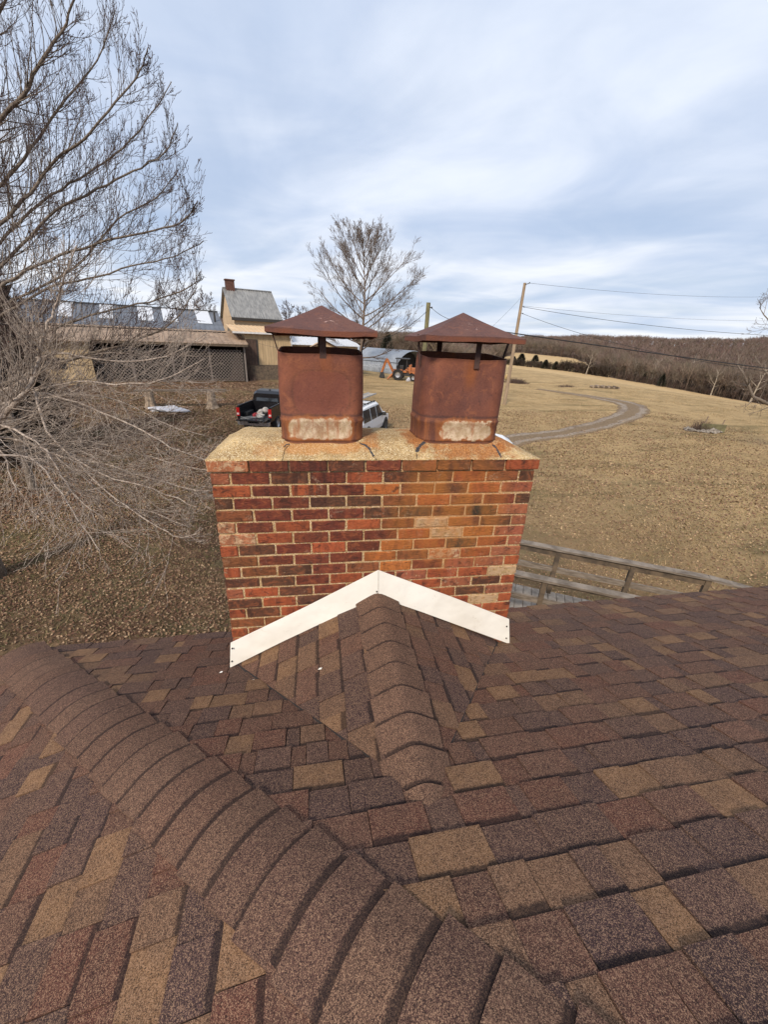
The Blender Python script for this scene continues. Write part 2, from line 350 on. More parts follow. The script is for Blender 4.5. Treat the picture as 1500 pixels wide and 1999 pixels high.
M_CEDARG = simple('dark_cedar_needles', (.035, .038, .022), .9, scale=1, c2=(.020, .022, .013))
M_BLACK = simple('black_car_paint', (.010, .010, .012), .18, var=.1, spec=.6)
M_BEDLINER = simple('black_bedliner', (.018, .018, .020), .6, var=.4, scale=30)
M_WHITEP = simple('white_car_paint', (.72, .73, .74), .25, var=.04, spec=.6)
M_GLASS = simple('tinted_car_glass', (.018, .022, .026), .06, var=.3, spec=.9)
M_TYRE = simple('black_tyre_rubber', (.020, .019, .018), .85)
M_RIM = simple('aluminium_rim', (.45, .45, .46), .35, .7, var=.2)
M_CHROME = simple('chrome_bumper', (.55, .55, .57), .25, .8, var=.3)
M_RED = simple('red_tail_lamp', (.42, .012, .012), .25, var=.3)
M_LAMPW = simple('clear_lamp', (.6, .5, .5), .3)
M_ALU = simple('aluminium_ladder', (.50, .49, .47), .5, .3)
M_TARP = simple('pale_canvas_tarp', (.42, .38, .34), .9, var=.45, scale=9, bump=.5)
M_REDROPE = simple('red_cord', (.40, .045, .055), .8)
M_ORANGE = simple('faded_orange_machine_paint', (.50, .165, .040), .6, scale=2, c2=(.24, .085, .035))
M_DARKM = simple('dark_grease_metal', (.03, .028, .026), .6)
M_HOOP = simple('pale_galvanised_steel', (.36, .385, .41), .45, .25, var=.2, scale=2)
M_GALV = simple('streaked_galvanised_roof', (.34, .335, .315), .5, .3, c2=(.20, .198, .19), scale=1.3, stretch=(5, 1, .4))
M_GALVB = simple('blue_grey_metal_roof', (.17, .185, .21), .5, .3, c2=(.12, .13, .15), scale=1.2)
M_SKYL = simple('white_translucent_panel', (.58, .61, .65), .4, var=.1)
M_TAN = simple('faded_tan_metal_roof', (.34, .245, .17), .75, c2=(.20, .14, .095), scale=1.4)
M_SIDE = simple('buff_painted_siding', (.50, .37, .215), .8, c2=(.36, .265, .15), scale=1.1, stretch=(3, 3, .5))
M_SIDE2 = simple('cream_siding_panel', (.60, .43, .26), .8, c2=(.50, .36, .22), scale=.9)
M_TRIM = simple('white_gutter', (.65, .64, .62), .5, var=.2)
M_DOOR = simple('brown_plank_door', (.085, .050, .035), .8, var=.4, scale=4)
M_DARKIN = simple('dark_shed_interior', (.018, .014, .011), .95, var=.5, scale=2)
M_LATT = simple('faded_lattice_wood', (.22, .185, .16), .9)
M_STONE = simple('rough_limestone', (.34, .30, .25), .95, scale=6, bump=.8, c2=(.14, .115, .09), detail=6)
M_REDBR = simple('small_red_chimney_brick', (.12, .055, .040), .9, var=.4, scale=6)
M_STUMP = simple('bleached_stump_wood', (.36, .28, .20), .9, scale=5, bump=.7, c2=(.14, .10, .07), detail=6)
M_POLE = simple('utility_pole_wood', (.36, .27, .18), .9, scale=3, bump=.4, c2=(.22, .155, .10), stretch=(4, 4, .4))
M_POLEG = simple('green_treated_pole_wood', (.20, .185, .09), .9, scale=3, bump=.4, c2=(.12, .105, .055))
M_WIRE = simple('black_cable', (.015, .014, .014), .6)
M_PLAST = simple('white_plastic_sheet', (.55, .55, .58), .5, var=.35, scale=5, bump=.5)
M_DIRTY = simple('weed_stalks', (.13, .085, .065), .95, var=.4)
M_YEL = simple('pale_straw', (.5, .36, .17), .9, var=.3)
M_FELT = simple('dark_roof_felt', (.03, .024, .022), .95)
M_SOFFIT = simple('white_fascia', (.6, .57, .5), .6)

# ------------------------------------------------------------------ terrain
def sm(a, b, x_):
    t = np.clip((x_-a)/(b-a), 0, 1); return t*t*(3-2*t)
def ground_z(X, Y):
    X = np.asarray(X, float); Y = np.asarray(Y, float)
    z = -4.95+.5*sm(14, 38, Y)*sm(25, 0, X)
    z = z-8.2*sm(42, 150, X+.12*Y)
    rr = np.hypot(X, Y)
    z = z-8*sm(100, 220, rr)
    # wooded hill on the far side of the valley, higher to the right
    az = np.degrees(np.arctan2(X, Y))
    top = np.interp(az, [-60, -30, -5, 16, 29, 38, 46, 55, 70, 90], [13, 13, 13, 15, 20, 23, 27, 31, 33, 32])
    z = z+top*sm(270, 800, rr)+1.6*np.sin(az*.35+1)*sm(300, 700, rr)+.8*np.sin(az*1.1)*sm(400, 800, rr)
    z = z+.05*np.sin(X*.31+1.3)*np.cos(Y*.27)+.03*np.sin(X*.9+Y*.4)
    return z
def gz(X, Y): return float(ground_z(X, Y))
def gp(px_, py_, dmin=4.):
    r_ = ray(px_, py_); lo = dmin; d_ = dmin
    while d_ < 1500:
        P = CAM+d_*r_
        if P[2] < gz(P[0], P[1]): break
        lo = d_; d_ *= 1.03
    hi = d_
    for _ in range(30):
        m_ = (lo+hi)/2; P = CAM+m_*r_
        if P[2] < gz(P[0], P[1]): hi = m_
        else: lo = m_
    return CAM+hi*r_
def mat_ground():
    m, t, b = new_mat('dry_winter_grass'); P = t.node('ShaderNodeTexCoord').outputs['Object']; x_, y_, z_ = t.xyz(P)
    big = t.noise(P, .09, 5, .6, .6); mid = t.noise(P, .55, 5, .65, .8); fine = t.noise(P, 6., 6, .72); vf = t.noise(P, 28., 5, .75)
    str_ = t.noise(t.vmath('MULTIPLY', P, (.35, 1.6, 1)), .5, 5, .6, .5)
    tan = t.mix(t.ramp(mid, .35, .65), (.47, .33, .165), (.35, .245, .12))
    olive = t.mix(t.ramp(fine, .35, .65), (.135, .112, .056), (.21, .165, .09))
    litter = t.mix(t.ramp(fine, .3, .7), (.125, .072, .043), (.255, .155, .095))
    near = t.mix(t.ramp(mid, .46, .62), litter, olive)
    near = t.mix(t.ramp(big, .48, .62, 0., .5), near, tan)
    mott = t.noise(P, 1.9, 6, .75); near = t.mix(t.ramp(mott, .42, .62, .55, 0.), near, (.060, .036, .022)); near = t.mix(t.ramp(mott, .54, .72, 0., .6), near, (.30, .205, .125))
    zone = t.ramp(t.math('ADD', t.math('ADD', x_, t.math('MULTIPLY', y_, .15)), t.math('MULTIPLY', big, 12.)), 6., 24.)
    col = t.mix(zone, near, tan)
    col = t.mix(t.math('MULTIPLY', t.ramp(str_, .52, .66), .55), col, (.125, .108, .048))
    far = t.ramp(x_, 45., 75.); gold = t.mix(t.ramp(str_, .35, .6), (.52, .38, .20), (.43, .30, .155)); col = t.mix(far, col, gold)
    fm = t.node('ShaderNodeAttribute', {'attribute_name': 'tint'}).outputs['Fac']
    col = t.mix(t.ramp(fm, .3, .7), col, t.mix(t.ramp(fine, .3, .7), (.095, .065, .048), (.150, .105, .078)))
    col = t.mix(t.ramp(vf, .3, .5, .62, 0.), col, t.mix(.6, col, (.03, .020, .010))); col = t.mix(t.ramp(vf, .56, .78, 0., .6), col, (.36, .27, .165))
    t.put(b.inputs['Base Color'], col); b.inputs['Roughness'].default_value = .95; b.inputs['Specular IOR Level'].default_value = .15
    t.put(b.inputs['Normal'], t.bump(t.math('ADD', fine, vf), .9, .09)); return m
M_GR = mat_ground()
def polar_ground():
    rs = np.concatenate([[0], np.geomspace(2, 60, 60), np.geomspace(62, 1400, 150)]); th = np.radians(np.linspace(-180, 180, 361))
    V = []
    for r_ in rs:
        for a in th[:-1]: V.append((r_*math.sin(a), r_*math.cos(a)))
    V = np.array(V); Z = ground_z(V[:, 0], V[:, 1]); V = np.c_[V, Z]; n = 360
    i = np.arange(len(rs)-1)[:, None]; j = np.arange(n)[None, :]; j2 = (j+1) % n
    Fq = np.stack([i*n+j, i*n+j2, (i+1)*n+j2, (i+1)*n+j], -1).reshape(-1, 4)[:, ::-1]
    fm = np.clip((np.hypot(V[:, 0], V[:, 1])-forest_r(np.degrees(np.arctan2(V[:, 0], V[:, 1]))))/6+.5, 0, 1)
    bulk('ground', V, Fq, M_GR, smooth=True, kind='structure', col=np.repeat(fm[:, None], 4, 1))
_edge = [gp(*q) for q in [(1005, 713), (1100, 724), (1200, 739), (1300, 756), (1400, 774), (1500, 791)]]
_eaz = [math.degrees(math.atan2(p[0], p[1])) for p in _edge]; _er = [math.hypot(p[0], p[1]) for p in _edge]
_far = [gp(*q) for q in [(1010, 688), (1120, 700), (1165, 718)]]
def forest_r(az):
    return np.interp(az, [-90, -30, 18, 22]+[math.degrees(math.atan2(p[0], p[1])) for p in _far]+_eaz[2:]+[90], [240, 200, 170, 200]+[math.hypot(p[0], p[1]) for p in _far]+_er[2:]+[60])
polar_ground()

# ------------------------------------------------------------------ dirt track
def mat_path():
    m, t, b = new_mat('rutted_gravel_track'); uv = t.node('ShaderNodeUVMap', {'uv_map': 'UVMap'}).outputs[0]; u, v, _ = t.xyz(uv)
    P = t.node('ShaderNodeTexCoord').outputs['Object']; n = t.noise(P, 1.1, 6, .65); f = t.noise(P, 9, 5, .7)
    vv = t.math('ADD', t.math('ABSOLUTE', v), t.math('MULTIPLY', t.math('SUBTRACT', n, .5), .55))
    rut = t.math('MULTIPLY', t.ramp(vv, .28, .42), t.ramp(vv, .58, .80, 1., 0.))
    grass = t.mix(t.ramp(f, .35, .65), (.20, .145, .075), (.36, .26, .14)); grav = t.mix(t.ramp(f, .35, .65), (.18, .14, .105), (.34, .285, .225))
    mud = t.mix(t.ramp(f, .35, .65), (.085, .058, .042), (.15, .105, .078))
    col = t.mix(rut, t.mix(.6, grass, mud), t.mix(t.ramp(t.noise(P, .5, 4), .2, .5, .25, 1.), mud, grav))
    t.put(b.inputs['Base Color'], col); b.inputs['Roughness'].default_value = .95; b.inputs['Specular IOR Level'].default_value = .15
    t.put(b.inputs['Normal'], t.bump(f, .7, .06)); return m
def strip(name, pts, widths, mat, dz=.02, seg=6, cross=8):
    P = []
    for i in range(len(pts)-1):
        p0, p1, p2, p3 = pts[max(i-1, 0)], pts[i], pts[i+1], pts[min(i+2, len(pts)-1)]
        for k in range(seg):
            q = k/seg; P.append(tuple(.5*((2*p1[c])+(-p0[c]+p2[c])*q+(2*p0[c]-5*p1[c]+4*p2[c]-p3[c])*q*q+(-p0[c]+3*p1[c]-3*p2[c]+p3[c])*q**3) for c in (0, 1))+(widths[i]+(widths[i+1]-widths[i])*q,))
    P.append((pts[-1][0], pts[-1][1], widths[-1]))
    V = []; UV = []; Fq = []; L = 0
    for i, (x_, y_, w_) in enumerate(P):
        a = P[max(i-1, 0)]; c = P[min(i+1, len(P)-1)]; tx, ty = c[0]-a[0], c[1]-a[1]; k = math.hypot(tx, ty); nx, ny = -ty/k, tx/k
        if i: L += math.hypot(x_-P[i-1][0], y_-P[i-1][1])
        for j in range(cross+1):
            s_ = 2*j/cross-1; w2 = w_*(1+.08*math.sin(i*1.7+j)); X, Y = x_+nx*s_*w2, y_+ny*s_*w2
            V.append((X, Y, gz(X, Y)+(dz if abs(s_) < .99 else -.05)-.05*(math.exp(-((abs(s_)-.45)/.15)**2)))); UV.append((L, s_))
    for i in range(len(P)-1):
        for j in range(cross): k = i*(cross+1)+j; Fq.append((k, k+1, k+cross+2, k+cross+1))
    me = bpy.data.meshes.new(name); me.from_pydata(V, [], Fq); uvl = me.uv_layers.new(name='UVMap')
    for l in me.loops: uvl.data[l.index].uv = UV[l.vertex_index]
    me.materials.append(mat); me.shade_smooth(); link(name, me, kind='structure')
pp = [gp(*q)[:2] for q in [(860, 885), (950, 868), (1040, 853), (1120, 842), (1180, 828), (1225, 812), (1238, 800), (1228, 790), (1190, 781), (1120, 770), (1050, 760)]]
strip('dirt_track', pp, [1.5, 1.4, 1.1, 1.0, 1.1, 1.3, 1.5, 1.7, 1.5, .8, .4], mat_path(), dz=.07)

# ------------------------------------------------------------------ house roof
TP = 0.42268; ZB = -1.36769; CT = math.cos(math.atan(TP)); EXP_ = .1370; EAVE_Y = .612; HIP = -1.035
EAVE_Z = ZB-TP*EAVE_Y
PAL = [((.138, .062, .044), 30), ((.070, .038, .039), 18), ((.280, .152, .074), 11), ((.135, .048, .033), 13), ((.100, .053, .045), 20), ((.195, .106, .060), 13)]
def shade(rnd):
    c = rnd.choices([p[0] for p in PAL], [p[1] for p in PAL])[0]; k = rnd.uniform(.88, 1.14); return tuple(q*k for q in c)
def clip(poly, a, b, c):   # keep a*x+b*y<=c
    out_ = []
    for i in range(len(poly)):
        p, q = poly[i], poly[(i+1) % len(poly)]; dp, dq = a*p[0]+b*p[1]-c, a*q[0]+b*q[1]-c
        if dp <= 0: out_.append(p)
        if (dp < 0 < dq) or (dq < 0 < dp): k = dp/(dp-dq); out_.append((p[0]+(q[0]-p[0])*k, p[1]+(q[1]-p[1])*k))
    return out_
class Plane:
    def __init__(s, O, U, V): s.O = Vector(O); s.U = Vector(U).normalized(); V = Vector(V); s.V = (V-s.U*V.dot(s.U)).normalized(); s.N = s.U.cross(s.V); s.N = s.N if s.N.z > 0 else -s.N
    def pt(s, u, v, h=0.): return s.O+s.U*u+s.V*v+s.N*h
    def uv(s, p): d_ = Vector(p)-s.O; return d_.dot(s.U), d_.dot(s.V)
def cells(pl, v_start, v_end, e, u0, u1, bounds, rnd, cull=None):
    out_ = []; n = round((v_end-v_start)/e)
    for r_ in range(n):
        va = v_start+r_*e; vb = va+e; u = u0+rnd.uniform(-.3, 0); tooth = rnd.random() < .5
        while u < u1:
            wd = rnd.choice([.09, .11, .14, .16, .19, .23]) if tooth else rnd.choice([.06, .08, .11, .14, .18])
            g = rnd.choice([.0006, .0006, .0022]); jv = rnd.uniform(-.0025, .0025)
            poly = [(u+g, va), (u+wd-g, va), (u+wd-g, vb+jv), (u+g, vb+jv)]
            for bb in bounds:
                poly = clip(poly, *bb)
                if len(poly) < 3: break
            if len(poly) >= 3:
                c = (sum(p[0] for p in poly)/len(poly), sum(p[1] for p in poly)/len(poly))
                if cull is None or not cull(pl.pt(*c)):
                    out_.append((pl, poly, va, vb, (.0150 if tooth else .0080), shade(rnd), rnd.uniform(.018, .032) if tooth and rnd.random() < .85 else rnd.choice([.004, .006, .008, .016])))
            u += wd; tooth = not tooth
    return out_
def cell_geo(c):
    pl, poly, va, vb, T_, col, band = c; e = vb-va; n = len(poly); V = []; UV = []
    for h in (0, 1):
        for (u, v) in poly:
            top = .003+(T_-.003)*max(0, min(1.05, (v-va)/e)); V.append(tuple(pl.pt(u, v, top if h else .0))); UV.append((u, v-va))
    Fq = [tuple(range(n, 2*n))]+[(i, (i+1) % n, n+(i+1) % n, n+i) for i in range(n)]
    nn = (Vector(V[n+1])-Vector(V[n])).cross(Vector(V[n+2])-Vector(V[n]))
    if nn.dot(pl.N) < 0: Fq = [tuple(reversed(f)) for f in Fq]
    return V, Fq, UV, (*col, band)
def shingle_mesh(name, cs, geo=cell_geo):
    V = []; Fq = []; UV = []; C_ = []
    for c in cs:
        v, f, uv, col = geo(c); k = len(V); V += v; UV += uv; C_ += [col]*len(v); Fq += [tuple(i+k for i in q) for q in f]
    me = bpy.data.meshes.new(name); me.from_pydata(V, [], Fq); uvl = me.uv_layers.new(name='UVMap')
    li = np.zeros(len(me.loops), dtype=np.int32); me.loops.foreach_get('vertex_index', li); uvl.data.foreach_set('uv', np.array(UV, dtype=np.float32)[li].ravel())
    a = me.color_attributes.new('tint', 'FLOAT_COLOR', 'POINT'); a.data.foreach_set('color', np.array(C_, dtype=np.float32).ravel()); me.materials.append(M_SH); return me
rnd = random.Random(21)
p_main = Plane((0, 0, ZB), (1, 0, 0), (0, 1, -TP)); p_left = Plane((HIP, 0, ZB), (0, 1, 0), (-1, 0, -TP))
ZR = -.868; YE = (ZB-ZR)/TP; A0 = Vector((.903, 0, ZR)); YE = -1.285; E0 = Vector((.868, YE, ZB-TP*YE-.004)); CL = Vector((-.02, 0, ZB)); CRr = Vector((1.86, 0, ZB))
p_cl = Plane(A0, E0-A0, CL-A0); p_cr = Plane(A0, E0-A0, CRr-A0)
VE = EAVE_Y/CT
def under(P):    # hidden under the cricket or inside the chimney
    if -.0 < P.x < 1.82 and -.02 < P.y < .56: return True
    if P.y < 0 and P.y > YE:
        k = P.y/YE; return (CL.x*(1-k)+E0.x*k)+.2 < P.x < (CRr.x*(1-k)+E0.x*k)-.2
    return False
HS = .06   # shingles stop short of the hip centre, under the caps
# main slope: hip line  X + Y > HIP  ->  -u - v*CT <= -HIP
cm = cells(p_main, VE-34*EXP_, VE+.001, EXP_, -1.9, 9.5, [(-1, -CT, -HIP-.06)], rnd, under)
lv = (HIP+1.647)/CT
cl_ = cells(p_left, lv-24*EXP_, lv+.001, EXP_, -4.2, 2.0, [(1, -CT, -.06)], rnd)   # Y <= -(X-HIP) = v*CT
def tri_bounds(pl, pts):
    q = [pl.uv(p) for p in pts]; cx = sum(p[0] for p in q)/3; cy = sum(p[1] for p in q)/3; o = []
    for i in range(3):
        (x0, y0), (x1, y1) = q[i], q[(i+1) % 3]; a, b_ = y1-y0, -(x1-x0); c = a*x0+b_*y0
        if a*cx+b_*cy > c: a, b_, c = -a, -b_, -c
        o.append((a, b_, c))
    return o
ca = cells(p_cl, 0, EXP_*8, EXP_, -.2, 1.5, [(q[0], q[1], q[2]-.020*math.hypot(q[0], q[1])) for q in tri_bounds(p_cl, (A0, E0, CL))]+[(0, -1, -.05)], rnd)
cb = cells(p_cr, 0, EXP_*8, EXP_, -.2, 1.5, [(q[0], q[1], q[2]-.020*math.hypot(q[0], q[1])) for q in tri_bounds(p_cr, (A0, E0, CRr))]+[(0, -1, -.05)], rnd)

house = empty('house', (2, -5, -4.95), label='house with brown asphalt shingle hip roof filling the foreground', cat='house')
off = Vector((2, -5, -4.95))
def hpart(name, me, parent=None, **k):
    o = link(name, me, parent or house, **k)
    if parent is None: o.location = -off
    return o
# decks (each roof surface is a part; its shingles are sub-parts)
XR = 13.0; YR = -5.6
def deck(name, pts, n, mat, **k):
    mb = MB(); n = Vector(n); P = [Vector(p) for p in pts]; kk = len(P)
    mb.v = [tuple(p) for p in P]+[tuple(p-n*.02) for p in P]; mb.f = [tuple(range(kk)), tuple(reversed(range(kk, 2*kk)))]+[(i, kk+i, kk+(i+1) % kk, (i+1) % kk) for i in range(kk)]
    return hpart(name, mb.mesh(name, mat), **k)
def zm(Y): return ZB-TP*Y
hx = lambda Y: HIP-Y
d_main = deck('back_roof_slope', [(hx(EAVE_Y), EAVE_Y, zm(EAVE_Y)), (hx(YR), YR, zm(YR)), (XR, YR, zm(YR)), (XR, EAVE_Y, zm(EAVE_Y))], p_main.N, M_FELT)
zl = lambda X: ZB+TP*(X-HIP)
XL = HIP-EAVE_Y
d_left = deck('side_roof_slope', [(XL, EAVE_Y, EAVE_Z), (XL, -11., EAVE_Z), (hx(YR), YR, zm(YR))], p_left.N, M_FELT)
d_cr = [deck('cricket_slope', (A0, E0, CL), p_cl.N, M_FELT), deck('cricket_slope', (A0, E0, CRr), p_cr.N, M_FELT)]
deck('front_roof_slope', [(hx(YR), YR, zm(YR)), (XL, -11.8, EAVE_Z), (XR, -11.8, EAVE_Z), (XR, YR, zm(YR))], (0, -.39, .92), M_FELT)
allc = [(c, d_main) for c in cm]+[(c, d_left) for c in cl_]+[(c, d_cr[0]) for c in ca]+[(c, d_cr[1]) for c in cb]
def parea(c):
    q = [proj(tuple(c[0].pt(u, v, .01))) for u, v in c[1]]
    if any(k[2] < .2 for k in q): return 0
    q = [(min(max(k[0], 0), 1500), min(max(k[1], 0), 1999)) for k in q]
    return abs(sum(q[i][0]*q[(i+1) % len(q)][1]-q[(i+1) % len(q)][0]*q[i][1] for i in range(len(q))))/2
allc.sort(key=lambda c: -parea(c[0]))
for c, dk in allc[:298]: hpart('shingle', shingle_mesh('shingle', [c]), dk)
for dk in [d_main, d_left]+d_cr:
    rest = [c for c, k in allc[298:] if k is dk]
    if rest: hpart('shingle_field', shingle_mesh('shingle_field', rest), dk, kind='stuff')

# caps bent over a ridge or hip
def cap_geo(c):
    O, D, S1, S2, Nn, e0, e1, w0, w1, h0, h1, col, band = c       # along D from e0 (buried end) to e1 (butt)
    V = []; UV = []; n = 13; Fq = []; rws = [(e0, w0, h0), (e0+(e1-e0)*.5, (w0+w1)/2, (h0+h1)/2), (e1, w1, h1)]
    for lay in (0, 1):
        for (e, w_, h) in rws:
            for j in range(n):
                a = (2*j/(n-1)-1)*w_; S = S1 if a < 0 else S2; aa = abs(a); rr = RRC
                drop = aa*aa/(2*rr) if aa < rr else aa-rr/2
                base_ = O+D*e+S*aa
                up = (aa-drop)*SL+.0   # distance gained by rounding
                V.append(tuple(base_+Nn*(h+.004-.006*(aa/w_)**2-(SL*(aa*aa/(2*rr)+rr/2-aa) if aa < rr else 0.)-(0 if lay == 0 else .012)))); UV.append((a, (e-e0) if e1 > e0 else (e0-e)))
    m_ = 3*n
    for i in range(2):
        for j in range(n-1):
            Fq.append((i*n+j, i*n+j+1, (i+1)*n+j+1, (i+1)*n+j)); Fq.append((m_+i*n+j, m_+(i+1)*n+j, m_+(i+1)*n+j+1, m_+i*n+j+1))
    for j in range(n-1): Fq.append((2*n+j, 2*n+j+1, m_+2*n+j+1, m_+2*n+j)); Fq.append((j, m_+j, m_+j+1, j+1))
    for i in range(2): Fq.append((i*n, (i+1)*n, m_+(i+1)*n, m_+i*n)); Fq.append((i*n+n-1, m_+i*n+n-1, m_+(i+1)*n+n-1, (i+1)*n+n-1))
    return V, Fq, UV, (*col, band)
def fixn(me):
    import bmesh
    bm = bmesh.new(); bm.from_mesh(me); bmesh.ops.recalc_face_normals(bm, faces=bm.faces); bm.to_mesh(me); bm.free(); return me
def crisp(me, ang=35):
    import bmesh
    bm = bmesh.new(); bm.from_mesh(me)
    for e in bm.edges: e.smooth = not (len(e.link_faces) != 2 or e.calc_face_angle(0) > R(ang))
    for f in bm.faces: f.smooth = True
    bm.to_mesh(me); bm.free(); return me
CAPC = [(.146, .075, .053), (.164, .088, .060), (.126, .064, .049), (.148, .073, .050)]
hipD = Vector((-1, 1, -TP)).normalized(); SM = Vector((1, 1, -TP)).normalized(); SLv = Vector((-1, -1, -TP)).normalized()
O_h = Vector((HIP-EAVE_Y, EAVE_Y, EAVE_Z)); Nh = (Vector((1, 1, 0)).cross(hipD)); Nh = Nh.normalized() if Nh.z > 0 else -Nh.normalized()
SL = .30; RRC = .085
# side directions must lie in each slope and be square to the hip
def inplane(N_, D_, hint): s_ = N_.cross(D_).normalized(); return s_ if s_.dot(hint) > 0 else -s_
S_m = inplane(p_main.N, hipD, Vector((1, 1, 0))); S_l = inplane(p_left.N, hipD, Vector((-1, -1, 0)))
hip_part = empty('hip_ridge', kind=None); hip_part.parent = house; hip_part.location = -off
EC = .1505
for k in range(34):
    e1 = .02-k*EC; col = rnd.choice(CAPC); k_ = rnd.uniform(.92, 1.10); col = tuple(q*k_ for q in col); jw = rnd.uniform(-.006, .006)
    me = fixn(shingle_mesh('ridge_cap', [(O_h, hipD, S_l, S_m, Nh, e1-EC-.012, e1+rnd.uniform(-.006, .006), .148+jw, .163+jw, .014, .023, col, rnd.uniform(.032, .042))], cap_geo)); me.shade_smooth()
    link('ridge_cap', crisp(me), hip_part)
SL = .44; RRC = .045
rD = (A0-E0).normalized(); S_a = inplane(p_cl.N, rD, Vector((-1, 0, 0))); S_b = inplane(p_cr.N, rD, Vector((1, 0, 0)))
cr_part = empty('cricket_ridge'); cr_part.parent = house; cr_part.location = -off
for k in range(-1, 9):
    e1 = .06+(k+1)*.146; k_ = rnd.uniform(.92, 1.08); col = tuple(q*k_ for q in (.160, .086, .058)); e0_ = e1-.158
    if e1 > 1.36: continue
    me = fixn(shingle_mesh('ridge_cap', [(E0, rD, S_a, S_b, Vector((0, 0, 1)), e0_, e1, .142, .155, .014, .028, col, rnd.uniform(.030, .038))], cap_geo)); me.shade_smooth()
    link('ridge_cap', crisp(me), cr_part)
SL = .17; RRC = .05
# walls, soffit and gutter under the eave
mb = MB(); mb.box((XL+.45, -11.3, -5.2), (XR-.45, EAVE_Y-.45, EAVE_Z-.16)); hpart('wall', mb.mesh('wall', M_SIDE2))
mb = MB(); mb.box((XL+.01, EAVE_Y-.026, EAVE_Z-.17), (0.0, EAVE_Y-.004, EAVE_Z-.03)); mb.box((1.83, EAVE_Y-.026, EAVE_Z-.17), (XR, EAVE_Y-.004, EAVE_Z-.03)); mb.box((XL+.004, -11.5, EAVE_Z-.17), (XL+.026, EAVE_Y-.03, EAVE_Z-.03)); hpart('fascia', mb.mesh('fascia', M_SOFFIT))
mb = MB(); mb.box((XL+.03, -11.5, EAVE_Z-.168), (XR, EAVE_Y-.03, EAVE_Z-.158)); hpart('soffit', mb.mesh('soffit', M_SOFFIT))

# ------------------------------------------------------------------ chimney
CW = 9*.2032-.01; CC = .0715
MCH = Matrix.Rotation(-.0297027, 3, 'Z') @ Matrix.Rotation(-.0054307, 3, 'Y') @ Matrix.Rotation(-.0326972, 3, 'X')
OCH = Vector((CW/2, 0, 0))+MCH @ Vector((-CW/2, 0, 0))
def chw(p): return OCH+MCH @ Vector(p)
def ch_root(name, base_, **k):
    o = bpy.data.objects.new(name, None); COL.objects.link(o); o.empty_display_size = .2
    o.matrix_world = Matrix.Translation(chw(base_)) @ MCH.to_4x4(); tag(o, **k); o['_b'] = 0; del o['_b']; return o
def chc(name, me, root, base_, direct=True, **k):
    o = link(name, me, root, **k)
    if direct: o.location = -Vector(base_)
    return o
def chl(px_, py_, Yl):    # image ray -> chimney coordinates on the plane y = Yl
    d_ = MCH.transposed() @ Vector(ray(px_, py_)); o = MCH.transposed() @ (Vector(CAM)-OCH); s_ = (Yl-o.y)/d_.y; return o+d_*s_
def chz(px_, py_, zl_):
    d_ = MCH.transposed() @ Vector(ray(px_, py_)); o = MCH.transposed() @ (Vector(CAM)-OCH); s_ = (zl_-o.z)/d_.z; return o+d_*s_
cb_ = (CW/2, .3, -4.9)
chim = ch_root('chimney', cb_, label='weathered red brick chimney with cracked concrete crown rising at the roof eave', cat='chimney')
mb = MB(); mb.box((.006, .006, -5.0), (CW-.006, .594, -.001)); chc('mortar', mb.mesh('mortar', M_MO), chim, cb_)
BP = {'s': (.52, .20, .095), 'r': (.40, .098, .038), 'm': (.200, .050, .028), 'd': (.130, .055, .030), 'o': (.52, .165, .042), 'b': (.065, .050, .032), 'n': (.26, .090, .036), 'w': (.66, .42, .20), 'p': (.42, .135, .070)}
rows = ['smmdmnddr', 'pmdmrddrnd', 'rmrmondrp', 'dmmddnrnd', 'nmmmdbdbp', 'smrmrnwndp', 'srmmmrwop', 'rdmrmorbrp', 'nmmmonsrp', 'rndmnomppr', 'ddmrmprrw', 'prdmmprpdr', 'drdmrprdp', 'rdrmmrrrwr', 'nnmmdrppr', 'rnddmprrpr']
def bevbox(a, b, bev, rnd_):
    """brick: bevelled box, 24 vertices"""
    (x0, y0, z0), (x1, y1, z1) = a, b; V = []; idx = {}
    for i, X in enumerate((x0, x1)):
        for j, Y in enumerate((y0, y1)):
            for k, Z in enumerate((z0, z1)):
                sx, sy, sz = (1 if i == 0 else -1), (1 if j == 0 else -1), (1 if k == 0 else -1); b_ = bev*rnd_.uniform(.6, 1.7)
                for ax in range(3):
                    q = [X+sx*b_, Y+sy*b_, Z+sz*b_]; q[ax] = (X, Y, Z)[ax]
                    q = [c+rnd_.uniform(-.0011, .0011) for c in q]
                    idx[(i, j, k, ax)] = len(V); V.append(tuple(q))
    Fq = []
    for ax in range(3):
        for s_ in (0, 1):
            o1, o2 = [a_ for a_ in range(3) if a_ != ax]; c = []
            for p, q in ((0, 0), (1, 0), (1, 1), (0, 1)):
                t_ = [0, 0, 0]; t_[ax] = s_; t_[o1] = p; t_[o2] = q; c.append(idx[(*t_, ax)])
            Fq.append(tuple(c))
    for ax in range(3):
        o1, o2 = [a_ for a_ in range(3) if a_ != ax]
        for p in (0, 1):
            for q in (0, 1):
                c = []
                for s_, a2 in ((0, o1), (1, o1), (1, o2), (0, o2)):
                    t_ = [0, 0, 0]; t_[ax] = s_; t_[o1] = p; t_[o2] = q; c.append(idx[(*t_, a2)])
                Fq.append(tuple(c))
    for i in (0, 1):
        for j in (0, 1):
            for k in (0, 1): Fq.append(tuple(idx[(i, j, k, ax)] for ax in range(3)))
    return V, Fq
